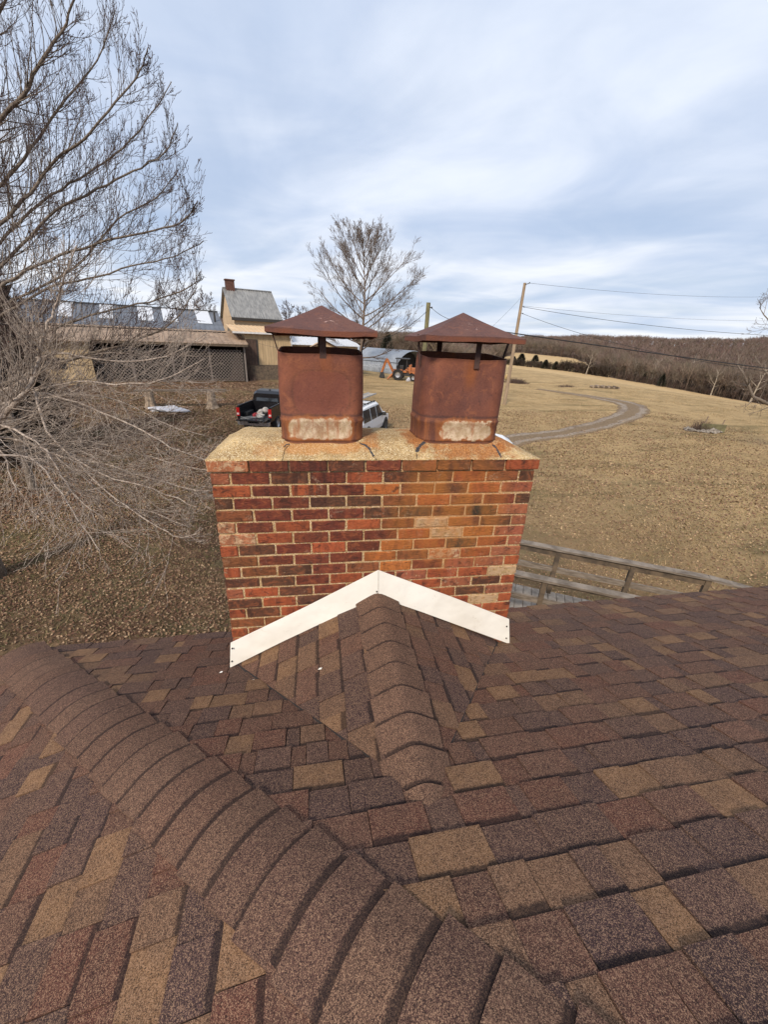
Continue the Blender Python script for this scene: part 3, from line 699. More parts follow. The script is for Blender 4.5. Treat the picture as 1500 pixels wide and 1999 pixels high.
def brick_mesh(items):
    V = []; Fq = []; C_ = []
    for a, b, col, sp in items:
        v, f = bevbox(a, b, .0032, rnd); k = len(V); V += v; Fq += [tuple(i+k for i in q) for q in f]; C_ += [(*col, sp)]*len(v)
    me = bpy.data.meshes.new('brick'); me.from_pydata(V, [], Fq); at_ = me.color_attributes.new('tint', 'FLOAT_COLOR', 'POINT'); at_.data.foreach_set('color', np.array(C_, dtype=np.float32).ravel()); me.materials.append(M_BR); return fixn(me)
def bcol(ch_):
    c = BP[ch_]; k = rnd.uniform(.85, 1.18); return tuple(q*k*rnd.uniform(.95, 1.05) for q in c), {'w': .80, 's': .70, 'p': .50, 'o': .42}.get(ch_, rnd.uniform(.1, .42))
hid = []
for k in range(22):
    z1 = -k*CC; z0 = z1-CC+.0103; out_ = .012 if k == 0 else 0.; row = rows[k] if k < len(rows) else ''.join(rnd.choice('rmdnp') for _ in range(10)); odd = k % 2; items = []
    jz = lambda: rnd.uniform(-.0016, .0016)
    def add(x0, x1, y0, y1, ch_, front=True):
        c, sp = bcol(ch_); pr = rnd.uniform(-.0022, .0022); a = [x0+rnd.uniform(-.001, .002), y0, z0+jz()]; b = [x1-rnd.uniform(-.001, .002), y1, z1-.0005+jz()]
        if front: a[1] -= out_+pr
        if x0 < .002: a[0] -= out_+rnd.uniform(-.001, .002)
        if x1 > CW-.002: b[0] += out_+rnd.uniform(-.001, .002)
        (items if k < 20 or not front else hid).append((tuple(a), tuple(b), c, sp))
    if not odd:
        for i in range(9): add(i*.2032, i*.2032+.193, 0, .092, row[i] if i < len(row) else 'r')
        sides = (.1016, .3048, .508)
    else:
        add(0, .092, 0, .193, row[0]); add(CW-.092, CW, 0, .193, row[-1])
        for i in range(8): add(.1016+i*.2032, .1016+i*.2032+.193, 0, .092, row[1+i] if 1+i < len(row)-1 else 'm')
        sides = (.2032, .4064)
    for ys in sides:
        for x0 in (0, CW-.092): add(x0, x0+.092, ys, min(ys+.193, .60), rnd.choice('rmdnp'), False)
    for it in items: chc('brick', brick_mesh([it]), chim, cb_)
hid2 = []
for k in range(22, 66):
    for i in range(9): c, sp = bcol(rnd.choice('rmdnp')); hid2.append(((i*.2032, .50, -k*CC-CC+.0115), (i*.2032+.193, .60, -k*CC), c, sp))
for k in range(22):
    for i in range(9): c, sp = bcol(rnd.choice('rmdnp')); hid2.append(((i*.2032+.05*(k % 2), .505, -k*CC-CC+.0115), (min(i*.2032+.193+.05*(k % 2), CW), .601, -k*CC), c, sp))
chc('brickwork', brick_mesh(hid+hid2), chim, cb_, kind='stuff')
# crown
def crown_h(u, y_):
    f = lambda d_, w_: float(sm(0, w_, d_))**.8 if d_ > 0 else 0.
    e = min(f(u+.014, .13), f(CW+.014-u, .17))*f(y_+.014, .24)
    return .006+.066*e*(1-.25*float(sm(.42, .62, y_)))+.0016*math.sin(u*23+y_*9)+.0012*math.sin(u*51-y_*37)
mb = MB(); nu, ny = 90, 34
for j in range(ny+1):
    for i in range(nu+1):
        u = -.013+(CW+.026)*i/nu; y_ = -.013+.626*j/ny; mb.v.append((u, y_+(.0025*math.sin(i*1.3)+.0015*math.sin(i*3.1) if j == 0 else 0), crown_h(u, y_)))
for j in range(ny):
    for i in range(nu): k = j*(nu+1)+i; mb.f.append((k, k+1, k+nu+2, k+nu+1))
ring = [i for i in range(nu+1)]+[j*(nu+1)+nu for j in range(1, ny+1)]+[ny*(nu+1)+i for i in range(nu-1, -1, -1)]+[j*(nu+1) for j in range(ny-1, 0, -1)]
k0 = len(mb.v)
for i in ring: v = mb.v[i]; mb.v.append((v[0], v[1], -.0012))
for i in range(len(ring)): i2 = (i+1) % len(ring); mb.f.append((ring[i], k0+i, k0+i2, ring[i2]))
crown = chc('crown', mb.mesh('crown', M_CR, True), chim, cb_)
def on_crown(px_, py_):
    z_ = .05
    for _ in range(12): q = chz(px_, py_, z_); z_ = .6*z_+.4*crown_h(q.x, q.y)
    return (q.x, q.y)
def ribbon(name, pix, wd, mat, seed, lift=.0012):
    r_ = random.Random(seed); P = [on_crown(*q) for q in pix]; mb = MB(); Q = []
    for i in range(len(P)-1):
        for k in range(6): q = k/6; Q.append((P[i][0]+(P[i+1][0]-P[i][0])*q+r_.uniform(-.003, .003), P[i][1]+(P[i+1][1]-P[i][1])*q))
    Q.append(P[-1])
    for i, (u, y_) in enumerate(Q):
        a, c = Q[max(i-1, 0)], Q[min(i+1, len(Q)-1)]; tx, ty = c[0]-a[0], c[1]-a[1]; L = math.hypot(tx, ty) or 1; nx, ny_ = -ty/L, tx/L; ww = wd*r_.uniform(.45, 1.3)
        for s_, h in ((-1, -.002), (-.6, lift), (.6, lift), (1, -.002)): X, Y = u+nx*ww*s_, y_+ny_*ww*s_; mb.v.append((X, Y, crown_h(X, max(Y, -.013))+h))
    for i in range(len(Q)-1):
        for j in range(3): mb.f.append((i*4+j, i*4+j+1, i*4+j+5, i*4+j+4))
    chc(name, mb.mesh(name, mat), crown, cb_, direct=False)
ribbon('crack', [(566, 868), (557.5, 876), (554, 888), (550.5, 898)], .0026, M_CRACK, 1)
ribbon('crack', [(701, 864), (713, 868), (723, 878), (727, 888), (735, 896)], .0028, M_CRACK, 2, .0008)
ribbon('sealant', [(704, 866), (713, 868.5), (722, 877), (727, 887), (731, 891)], .008, M_TAR, 3, .0018)
ribbon('crack', [(826, 864), (819, 871), (814.5, 881), (813, 896)], .0028, M_CRACK, 4)
ribbon('sealant', [(829, 863), (822, 869), (817, 875), (814.5, 883)], .012, M_TAR, 5, .0022)
ribbon('crack', [(961.5, 868), (970, 875), (975.5, 885), (979, 895)], .0028, M_CRACK, 6)
ribbon('sealant', [(963, 869), (970, 875), (976, 886), (978, 892)], .009, M_TAR, 7, .0020)
ribbon('sealant', [(555, 872), (560, 868), (566, 867)], .006, M_TAR, 8, .0015)
# flashing: two white strips meeting over the cricket ridge
fb = chc('flashing', MB().mesh('flashing', M_WH), chim, cb_) if False else None
def plate(pts, th=.003):
    mb = MB(); n = len(pts); mb.v = [tuple(p) for p in pts]+[(p[0], p[1]+th, p[2]) for p in pts]
    mb.f = [tuple(range(n)), tuple(reversed(range(n, 2*n)))]+[((i+1) % n, i, n+i, n+(i+1) % n) for i in range(n)]; return mb
ya, yb = -.018, -.034
fl = plate([(-.012, ya, -1.158), (-.032, yb, -1.340), (.300, yb, -1.166), (.600, yb-.004, -1.015), (.902, yb, -.872), (.899, ya, -.688), (.45, ya-.004, -.924)])
f1 = chc('flashing', fixn(fl.mesh('flashing', M_WH)), chim, cb_)
fr_ = plate([(.901, ya-.003, -.687), (.904, yb-.003, -.871), (1.20, yb-.003, -1.010), (1.55, yb, -1.185), (1.856, yb, -1.335), (1.826, ya, -1.130), (1.40, ya-.003, -.920)])
f2 = chc('flashing', fixn(fr_.mesh('flashing', M_WH)), chim, cb_)
for q, f_ in (((453.5, 1266), f1), ((453, 1291), f1), ((736, 1155), f2), ((990, 1223), f2), ((989, 1246), f2)):
    p = chl(*q, -.034); mb = MB(); mb.lathe([(0, .004), (.003, .0035), (.0052, 0), (.0052, -.004)], 10, Matrix.Translation((p.x, p.y-.001, p.z)) @ Matrix.Rotation(math.pi/2, 4, 'X')); chc('screw', mb.mesh('screw', M_SCREW, True), f_, cb_, direct=False)

def on_plane(px_, py_, pl):
    r_ = Vector(ray(px_, py_)); s_ = (pl.O-Vector(CAM)).dot(pl.N)/r_.dot(pl.N); return Vector(CAM)+r_*s_+pl.N*.017
for (q, pl, s_, lb) in (((497, 1331), p_cl, .009, 'white paint flake on the left side of the cricket near the flashing'), ((628, 1309), p_cl, .011, 'curled white paint flake in the middle of the left cricket slope'), ((432, 1317), p_main, .010, 'white paint flake on the roof just left of the flashing foot'), ((946, 1343), p_cr, .007, 'tiny white flake on the right cricket slope')):
    c = on_plane(*q, pl); mb = MB(); mb.v = [(-s_, -s_*.4, 0), (s_*.6, -s_*.5, .002), (s_, s_*.3, .004), (-.2*s_, s_*.5, .001), (-s_, -s_*.4, -.002), (s_*.6, -s_*.5, 0), (s_, s_*.3, .002), (-.2*s_, s_*.5, -.001)]; mb.f = [(0, 1, 2, 3), (7, 6, 5, 4), (0, 4, 5, 1), (1, 5, 6, 2), (2, 6, 7, 3), (3, 7, 4, 0)]
    o = mb.build('paint_flake', M_WH, label=lb, cat='paint flake', group='white paint flakes on the roof'); o.location = c

# ------------------------------------------------------------------ flues and hoods
def rrect(cx, cy, w_, d_, r_, n=7):
    P = []
    for (sx, sy, a0) in ((1, 1, 0), (-1, 1, 90), (-1, -1, 180), (1, -1, 270)):
        for i in range(n): a = R(a0+90*i/(n-1)); P.append((cx+sx*(w_/2-r_)+r_*math.cos(a), cy+sy*(d_/2-r_)+r_*math.sin(a)))
    return P
def dense(P, m=3):
    o = []
    for i in range(len(P)):
        a, b = P[i], P[(i+1) % len(P)]; L = math.hypot(b[0]-a[0], b[1]-a[1]); k = max(1, int(L/.035))
        for j in range(k): o.append((a[0]+(b[0]-a[0])*j/k, a[1]+(b[1]-a[1])*j/k))
    return o
def flue(cx, cy, w_, d_, r_, patch, lean, label, straps, hood, hooda, seed, oval):
    base_ = (cx, cy, .06); root = ch_root('flue_pipe', base_, label=label, cat='flue', group='rusty steel flue pipes on the chimney crown')
    mat = mat_rust('rusted_flue_steel', patch, cx, False, oval); r2 = random.Random(seed)
    ringp = dense(rrect(0, 0, 1, 1, .01, 2)); Zs = [.052, .060, .066, .072, .08, .12, .16, .172, .180, .186, .192, .21, .26, .30, .34, .38, .42, .46, .50, .515, .522]
    ro = rrect(0, 0, w_, d_, r_, 8); ro = dense(ro); n = len(ro); mb = MB()
    def warp(x_, y_, z_):
        top = z_ > .51; zz = z_+(.085*(y_+d_/2)*max(0, (z_-.4)/.12) if z_ > .4 else 0)+(.002*math.sin(x_*19+seed)*(z_ > .5))
        g = 0.
        if abs(z_-.072) < .004: g = .005
        if z_ < .068: g = -.004
        if .165 < z_ < .188: g += .004
        if z_ <= .18: g += .003
        bulge = .006*math.sin(math.pi*min(1, max(0, (z_-.05)/.5)))
        L = math.hypot(x_, y_) or 1
        x2, y2 = x_*(1+(g+bulge)/L), y_*(1+(g+bulge)/L)
        if y_ < -d_/2+.01:
            y2 += .006*math.sin(x_*14+seed)*math.sin(z_*11)
            if oval:   # pressed-in oval panel on the face
                e_ = max(abs(x_)/.165, abs(z_-.33)/.13); y2 += .009*(1-float(sm(.85, 1.05, e_)))
            elif True: y2 += .004*float(math.exp(-((x_-.08)/.06)**2-((z_-.35)/.06)**2))
        return (cx+x2+lean*(z_-.06), cy+y2, zz)
    for lay in (0, 1):
        for z_ in (Zs if lay == 0 else Zs[::-1]):
            for (x_, y_) in ro:
                k = 1 if lay == 0 else 1-.006/math.hypot(x_, y_); mb.v.append(warp(x_*k, y_*k, z_-(0 if lay == 0 else .001)))
    m_ = len(Zs)*2
    for i in range(m_-1):
        for j in range(n): j2 = (j+1) % n; mb.f.append((i*n+j, i*n+j2, (i+1)*n+j2, (i+1)*n+j))
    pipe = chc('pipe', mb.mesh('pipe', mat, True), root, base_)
    mb = MB(); rs_ = rrect(0, 0, w_-.02, d_-.02, max(r_-.01, .01), 8); mb.prism([(cx+a+lean*.05, cy+b) for a, b in rs_], .06, .14); chc('liner', mb.mesh('liner', M_SOOT), root, base_)
    # collar at the foot
    mb = MB(); P = rrect(cx, cy, w_+.018, d_+.018, r_+.008, 8); mb.prism(P, .035, .0655); chc('collar', mb.mesh('collar', M_RUSTB), root, base_)
    (hx0, hx1, hy0, hy1, hz, ax_, ay_, az_, lip) = hood
    mb = MB(); C4 = [(hx0, hy0), (hx1, hy0), (hx1, hy1), (hx0, hy1)]; ct = (ax_, ay_, az_); N = 8; rim = []
    for i in range(4):
        a, b = C4[i], C4[(i+1) % 4]
        for j in range(N): q = j/N; sg = .0035*math.sin(q*math.pi*2+seed+i)-.003*math.sin(q*math.pi); rim.append((a[0]+(b[0]-a[0])*q, a[1]+(b[1]-a[1])*q, hz+sg+(.012 if i == 2 else 0)*0))
    K = 6
    for lv_ in range(K):
        f_ = lv_/K
        for p in rim: mb.v.append((p[0]+(ct[0]-p[0])*f_, p[1]+(ct[1]-p[1])*f_, p[2]+(ct[2]-p[2])*f_-.006*math.sin(f_*math.pi)))
    mb.v.append(ct); n4 = len(rim); ci = len(mb.v)-1
    for lv_ in range(K-1):
        for i in range(n4): i2 = (i+1) % n4; mb.f.append((lv_*n4+i, lv_*n4+i2, (lv_+1)*n4+i2, (lv_+1)*n4+i))
    for i in range(n4): mb.f.append(((K-1)*n4+i, (K-1)*n4+(i+1) % n4, ci))
    kk = len(mb.v)
    for p in rim: mb.v.append((p[0], p[1], p[2]-lip+.002*math.sin(p[0]*40+seed)))
    for i in range(n4): i2 = (i+1) % n4; mb.f.append((i, kk+i, kk+i2, i2))
    for p in rim: mb.v.append((p[0]+(ct[0]-p[0])*.02, p[1]+(ct[1]-p[1])*.02, p[2]-lip))
    for i in range(n4): i2 = (i+1) % n4; mb.f.append((kk+i, kk+n4+i, kk+n4+i2, kk+i2))
    # underside
    for p in rim: mb.v.append((p[0]+(ct[0]-p[0])*.02, p[1]+(ct[1]-p[1])*.02, p[2]-.004))
    for i in range(n4): i2 = (i+1) % n4; mb.f.append((kk+n4+i, kk+2*n4+i, kk+2*n4+i2, kk+n4+i2))
    mb.v.append((ct[0], ct[1], ct[2]-.006))
    for i in range(n4): mb.f.append((kk+2*n4+i, len(mb.v)-1, kk+2*n4+(i+1) % n4))
    hd = fixn(mb.mesh('hood', mat_rust('rusted_hood_steel', (1,) if oval else None, ax_+(.03 if oval else -.0), True)))
    if hooda:
        pass
    chc('hood', hd, root, base_)
    for (x0, y0, z0, x1, y1, z1, wx, wy) in straps:
        mb = MB(); mb.hexa([(x0-wx/2, y0-wy/2, z0), (x0+wx/2, y0-wy/2, z0), (x0+wx/2, y0+wy/2, z0), (x0-wx/2, y0+wy/2, z0), (x1-wx/2, y1-wy/2, z1), (x1+wx/2, y1-wy/2, z1), (x1+wx/2, y1+wy/2, z1), (x1-wx/2, y1+wy/2, z1)])
        chc('strap', fixn(mb.mesh('strap', M_STRAP)), root, base_)
    return root
M_RUSTB = simple('orange_rust_collar', (.19, .065, .028), .85, c2=(.075, .028, .018), scale=14, bump=.6, detail=6)
# hood corners from the photograph's proportions, in chimney coordinates
flue(.584, .335, .452, .37, .085, (.400, .750, .080, .192), 0.0, 'left rusted steel flue pipe under a symmetrical pyramid hood with peeling white spots',
     [(.594, .146, .50, .594, .140, .622, .034, .004), (.358, .335, .50, .318, .335, .645, .006, .016), (.806, .335, .50, .838, .335, .645, .006, .016), (.584, .524, .50, .584, .53, .63, .03, .004)],
     (.320, .863, .05, .62, .634, .594, .335, .762, .024), None, 1, True)
flue(1.392, .335, .478, .37, .088, (1.262, 1.575, .082, .186), .022, 'right rusted steel flue pipe with orange stains below its strap and a tilted hood',
     [(1.434, .143, .475, 1.436, .142, .625, .030, .004), (1.150, .30, .48, 1.125, .28, .64, .006, .022), (1.648, .30, .50, 1.672, .29, .62, .006, .022), (1.325, .524, .50, 1.325, .53, .64, .032, .004)],
     (1.112, 1.655, .05, .60, .636, 1.392, .335, .765, .026), None, 4, False)

# ------------------------------------------------------------------ deck ramp beyond the eave
def v3(p): return Vector((float(p[0]), float(p[1]), float(p[2])))
FA, FB_ = Vector((3.55, 4.06, -2.7)), Vector((6.77, 2.22, -2.7))
RD = (FB_-FA).normalized(); RN = Vector((RD.y, -RD.x, 0)).normalized(); RN = RN if RN.y < 0 else -RN   # towards the house
FAR0 = FA-RD*2.6; DW = 1.13; DZ = -3.62
walk = empty('deck_ramp', tuple(FAR0-Vector((0, 0, 2.25))), label='grey plank deck walkway just beyond the eave right of the chimney', cat='deck')
def pw(mb, name, mat, par, root, **k): o = mb.build(name, mat, par, **k); o.location = -Vector(root.location) if par is root else (0, 0, 0); return o
Ld = 8.2; nb = int(Ld/.145)
for i in range(nb):
    a = FAR0+RD*(i*.145+.004); b = FAR0+RD*(i*.145+.139); dz_ = rnd.uniform(-.002, .002); mb = MB()
    P0, P1, P2, P3 = a-RN*.04, b-RN*.04, b+RN*(DW+.04), a+RN*(DW+.04)
    mb.hexa([(p.x, p.y, DZ-.026+dz_) for p in (P0, P1, P2, P3)]+[(p.x, p.y, DZ+dz_) for p in (P0, P1, P2, P3)]); pw(mb, 'board', M_DECK, walk, walk)
for o_ in (0.02, DW-.02):
    mb = MB(); a = FAR0+RN*o_; b = a+RD*Ld; mb.beam((a.x, a.y, DZ-.12), (b.x, b.y, DZ-.12), .04, .18); pw(mb, 'joist', M_WOOD2, walk, walk)
def along(px_, A, z_):
    lo, hi = 0., 9.
    for _ in range(40):
        m_ = (lo+hi)/2; q_ = A+RD*m_
        if proj((q_.x, q_.y, z_))[0] < px_: lo = m_
        else: hi = m_
    return lo
def railing(name, A, kink, label, zt, posts, mid, sh=.12):
    root = empty(name, (A.x, A.y, gz(A.x, A.y)), label=label, cat='railing', group='wooden railings along the deck walkway')
    B = A+RD*kink; C_ = B+Vector((RD.x, RD.y, 0))*2.0+Vector((.0, -.12, -.12))*1.0
    mb = MB(); mb.beam((A.x, A.y, zt), (B.x, B.y, zt), .14, .038); pw(mb, 'top_rail', M_WOOD, root, root)
    mb = MB(); mb.beam((B.x+.01, B.y, zt-.002), (C_.x, C_.y, zt-.16), .14, .038); pw(mb, 'top_rail', M_WOOD, root, root)
    mb = MB(); mb.beam((A.x, A.y, zt-.022-sh/2), (B.x, B.y, zt-.022-sh/2), .038, sh); pw(mb, 'side_rail', M_WOOD2, root, root)
    mb = MB(); mb.beam((A.x, A.y, zt-mid), (B.x+RD.x*.8, B.y+RD.y*.8, zt-mid), .038, .10); pw(mb, 'middle_rail', M_WOOD, root, root)
    for q in posts:
        p = A+RD*q; g = gz(p.x, p.y); mb = MB(); m_ = Matrix.Translation((p.x, p.y, 0)) @ Matrix.Rotation(math.atan2(RD.y, RD.x), 4, 'Z'); mb.box((-.038, -.038, g-.2), (.038, .038, zt-.02), m_); pw(mb, 'post', M_WOOD2, root, root)
railing('railing', FAR0, (FB_-FAR0).length, 'far grey wooden handrail of the walkway with a kink towards the roof edge', -2.7, (.4, 1.9, along(1088, FAR0, -2.9), along(1232, FAR0, -2.9), along(1381, FAR0, -2.8)), .42)
nA = Vector((2.3, 3.28, 0))-RD*1.2
railing('railing', FAR0+RN*1.13, 6.2, 'near weathered handrail above the deck boards close to the chimney', -2.7, (.4, 1.9, along(1060, FAR0+RN*1.13, -2.9), 5.3), .40, .05)

# ------------------------------------------------------------------ local-frame builder for things far off
class Kit:
    def __init__(s, name, loc, rz, **k): s.root = empty(name, tuple(loc), rz, **k)
    def part(s, name, mb, mat, parent=None, smooth=False, **k): return mb.build(name, mat, parent or s.root, smooth, **k)
def wheel(K, x_, y_, z_, r_, w_, rimr=.62, side=1):
    M_ = Matrix.Translation((x_, y_, z_)) @ Matrix.Rotation(math.pi/2, 4, 'X')
    mb = MB(); mb.lathe([(r_*rimr, -w_/2), (r_*.95, -w_/2), (r_, -w_*.35), (r_, w_*.35), (r_*.95, w_/2), (r_*rimr, w_/2), (r_*rimr, -w_/2)], 22, M_); wh = K.part('wheel', mb, M_TYRE, smooth=False)
    mb = MB(); mb.lathe([(.001, w_*.30), (r_*.2, w_*.36), (r_*.25, w_*.22), (r_*.5, w_*.30), (r_*rimr, w_*.45), (r_*rimr, -w_*.45), (.001, -w_*.3)], 22, M_); K.part('rim', mb, M_RIM, wh)
    return wh
def yaw_of(dx, dy): return math.atan2(dy, dx)
# body loft: sections along x (list of (x, [(y,z)...] half profile)) mirrored
def loft(secs):
    mb = MB(); n = len(secs[0][1])
    for x_, pr in secs:
        for (y_, z_) in pr: mb.v.append((x_, y_, z_))
        for (y_, z_) in reversed(pr): mb.v.append((x_, -y_, z_))
    m_ = 2*n
    for i in range(len(secs)-1):
        for j in range(m_): j2 = (j+1) % m_; mb.f.append((i*m_+j, i*m_+j2, (i+1)*m_+j2, (i+1)*m_+j))
    mb.f.append(tuple(range(m_))); mb.f.append(tuple(reversed(range((len(secs)-1)*m_, len(secs)*m_)))); return mb
def fixmesh(o): fixn(o.data); return o
# --- black pickup, tailgate down, seen from behind
RL = Vector((-3.22, 20.75, 0)); hd_ = Vector((.27, .963, 0)).normalized(); rt = Vector((hd_.y, -hd_.x, 0)); ctr = RL+rt*.95+hd_*2.8
K = Kit('pickup_truck', (ctr.x, ctr.y, gz(ctr.x, ctr.y)), yaw_of(hd_.x, hd_.y), label='black pickup truck with its tailgate down, parked left of the chimney', cat='pickup truck')
# x forward (rear bumper at -2.8), y left
mb = MB(); mb.box((-2.75, -.93, .62), (-.70, .93, .74)); mb.box((-2.75, .83, .74), (-.70, .96, 1.36)); mb.box((-2.75, -.96, .74), (-.70, -.83, 1.36)); mb.box((-.80, -.83, .74), (-.70, .83, 1.36)); mb.box((-2.75, .60, .742), (-.802, .829, 1.0)) if False else None; K.part('bed', mb, M_BLACK)
mb = MB(); mb.box((-2.74, -.825, .742), (-.805, .825, .752)); mb.box((-2.2, .62, .754), (-1.3, .826, .95)); mb.box((-2.2, -.826, .754), (-1.3, -.62, .95)); K.part('bed_liner', mb, M_BEDLINER)
mb = MB(); mb.box((-3.32, -.80, .70), (-2.77, .80, .765)); tg = K.part('tailgate', mb, M_BLACK)
mb = MB(); [mb.box((-3.28, y_-.03, .767), (-2.80, y_+.03, .775)) for y_ in (-.6, -.36, -.12, .12, .36, .6)]; K.part('tailgate_liner', mb, M_BEDLINER, tg)
cabp = lambda w_, t_, zt: [(w_, .55), (w_+.01, 1.0), (w_, 1.18), (t_+.05, zt-.08), (t_-.08, zt)]
mb = loft([(-.69, cabp(.95, .74, 1.80)), (-.45, cabp(.96, .76, 1.93)), (.2, cabp(.96, .77, 1.96)), (.9, cabp(.96, .76, 1.93)), (1.25, cabp(.96, .72, 1.72)), (1.75, cabp(.95, .80, 1.26))]); fixmesh(K.part('cab', mb, M_BLACK, smooth=False))
mb = MB(); mb.hexa([(-.715, -.66, 1.38), (-.70, -.66, 1.38), (-.70, .66, 1.38), (-.715, .66, 1.38), (-.66, -.60, 1.78), (-.64, -.60, 1.78), (-.64, .60, 1.78), (-.66, .60, 1.78)]); K.part('rear_window', mb, M_GLASS)
mb = MB(); mb.box((-.30, .935, 1.22), (.25, .965, 1.60)); mb.box((.35, .935, 1.22), (.95, .965, 1.60)); mb.box((-.30, -.965, 1.22), (.25, -.935, 1.60)); mb.box((.35, -.965, 1.22), (.95, -.935, 1.60)); K.part('side_window', mb, M_GLASS)
mb = loft([(1.70, [(.95, .5), (.96, 1.0), (.93, 1.22), (.7, 1.26), (.3, 1.28)]), (2.5, [(.93, .5), (.94, .95), (.9, 1.14), (.65, 1.2), (.3, 1.22)]), (2.85, [(.85, .55), (.86, .9), (.8, 1.02), (.6, 1.05), (.3, 1.06)])]); fixmesh(K.part('hood', mb, M_BLACK))
for s_ in (1, -1):
    mb = MB(); mb.box((-2.80, s_*.80 if s_ > 0 else -.97, .86), (-2.752, .97 if s_ > 0 else -.80, 1.30)); tl = K.part('tail_light', mb, M_RED)
    mb = MB(); mb.box((-2.806, s_*.83 if s_ > 0 else -.95, .93), (-2.798, .95 if s_ > 0 else -.83, 1.03)); K.part('lamp_lens', mb, M_LAMPW, tl)
    mb = MB(); mb.beam((-2.7, s_*.90, 1.385), (-.75, s_*.90, 1.385), .09, .025); K.part('bed_rail', mb, M_BEDLINER)
mb = MB(); mb.box((-2.98, -.88, .42), (-2.76, -.3, .62)); mb.box((-2.98, .3, .42), (-2.76, .88, .62)); mb.box((-2.98, -.3, .42), (-2.76, .3, .54)); K.part('bumper', mb, M_CHROME)
mb = MB(); mb.box((-2.1, -.6, .30), (2.4, .6, .62)); K.part('chassis', mb, M_BEDLINER)
mb = MB(); mb.box((-.2, -.035, 1.955), (-.1, .035, 2.01)); K.part('roof_lamp', mb, M_BEDLINER)
for x_ in (-1.75, 1.95):
    for y_ in (.84, -.84): wheel(K, x_, y_, .40, .40, .27)
pk = K.root
def truckpt(x_, y_, z_): return Matrix.Translation(pk.location) @ Matrix.Rotation(pk.rotation_euler.z, 4, 'Z') @ Vector((x_, y_, z_))
b_ = truckpt(-1.62, -.12, .76); mb = MB(); mb.blob((0, 0, .20), (.40, .27, .22), 3, 3, .25); mb.blob((-.35, .1, .13), (.26, .2, .14), 5, 2, .3)
o = mb.build('tarp_bundle', M_TARP, smooth=True, label='crumpled pale canvas bundle lying in the black truck bed', cat='tarp'); o.location = b_; o.rotation_euler.z = pk.rotation_euler.z
b_ = truckpt(-2.15, .15, .775); mb = MB(); r2 = random.Random(5)
for k in range(9):
    a0 = r2.uniform(0, 6); rx, ry = r2.uniform(.12, .26), r2.uniform(.08, .18); mb.tube([(rx*math.cos(a0+t_*.6), ry*math.sin(a0+t_*.6), .02+.015*k+.02*math.sin(t_*2+k)) for t_ in range(11)], .016, 5)
o = mb.build('red_rope', M_REDROPE, label='tangled red rope coil at the tail of the truck bed', cat='rope'); o.location = b_; o.rotation_euler.z = pk.rotation_euler.z
b_ = truckpt(-2.5, -.25, .785); mb = MB()
for k in range(7): a0 = k*.9; mb.tube([((.20+.03*math.sin(k))*math.cos(a0+t_*.63), (.19+.02*k*.3)*math.sin(a0+t_*.63), .02+.02*k) for t_ in range(11)], .013, 5)
mb.tube([(0, .2, .02), (-.2, .5, .04), (-.4, .8, .03), (-.3, 1.0, .03)], .012, 5); mb.tube([(-.1, .2, .02), (-.45, .55, -.0), (-.6, .9, .01)], .012, 5)
o = mb.build('pale_cord', M_ALU, label='pale coiled cord trailing over the lowered truck tailgate', cat='cord'); o.location = b_; o.rotation_euler.z = pk.rotation_euler.z

# --- white suv with a ladder on the roof
hd_ = Vector((.48, .877, 0)).normalized(); lf = Vector((-hd_.y, hd_.x, 0)); rr_ = Vector((3.28, 18.15, 0)); ctr = rr_+lf*.97+hd_*2.5
K = Kit('white_suv', (ctr.x, ctr.y, gz(ctr.x, ctr.y)), yaw_of(hd_.x, hd_.y), label='white suv with roof rails parked between the two chimney flues', cat='suv')
bp = lambda w_, zb, t_, zt: [(w_-.06, .38), (w_, .62), (w_, zb), (t_+.04, zt-.10), (t_-.10, zt)]
mb = loft([(-2.45, bp(.88, .95, .80, 1.10)), (-2.42, bp(.93, 1.02, .78, 1.45)), (-2.2, bp(.97, 1.06, .74, 1.84)), (-1.2, bp(.98, 1.06, .75, 1.90)), (.2, bp(.98, 1.06, .75, 1.90)), (.62, bp(.98, 1.06, .73, 1.84)), (1.28, bp(.98, 1.05, .86, 1.16)), (2.1, bp(.95, .98, .80, 1.07)), (2.42, bp(.88, .85, .74, .92)), (2.52, bp(.80, .72, .66, .74))]); fixmesh(K.part('body', mb, M_WHITEP, smooth=False))
def swin(x0, x1, xt0, xt1, s_):
    y0, y1 = s_*.985, s_*.835; z0, z1 = 1.10, 1.72; mb = MB(); e = s_*.008
    mb.hexa([(x0, y0-e, z0), (x1, y0-e, z0), (x1, y0+e, z0), (x0, y0+e, z0), (xt0, y1-e, z1), (xt1, y1-e, z1), (xt1, y1+e, z1), (xt0, y1+e, z1)]); return mb
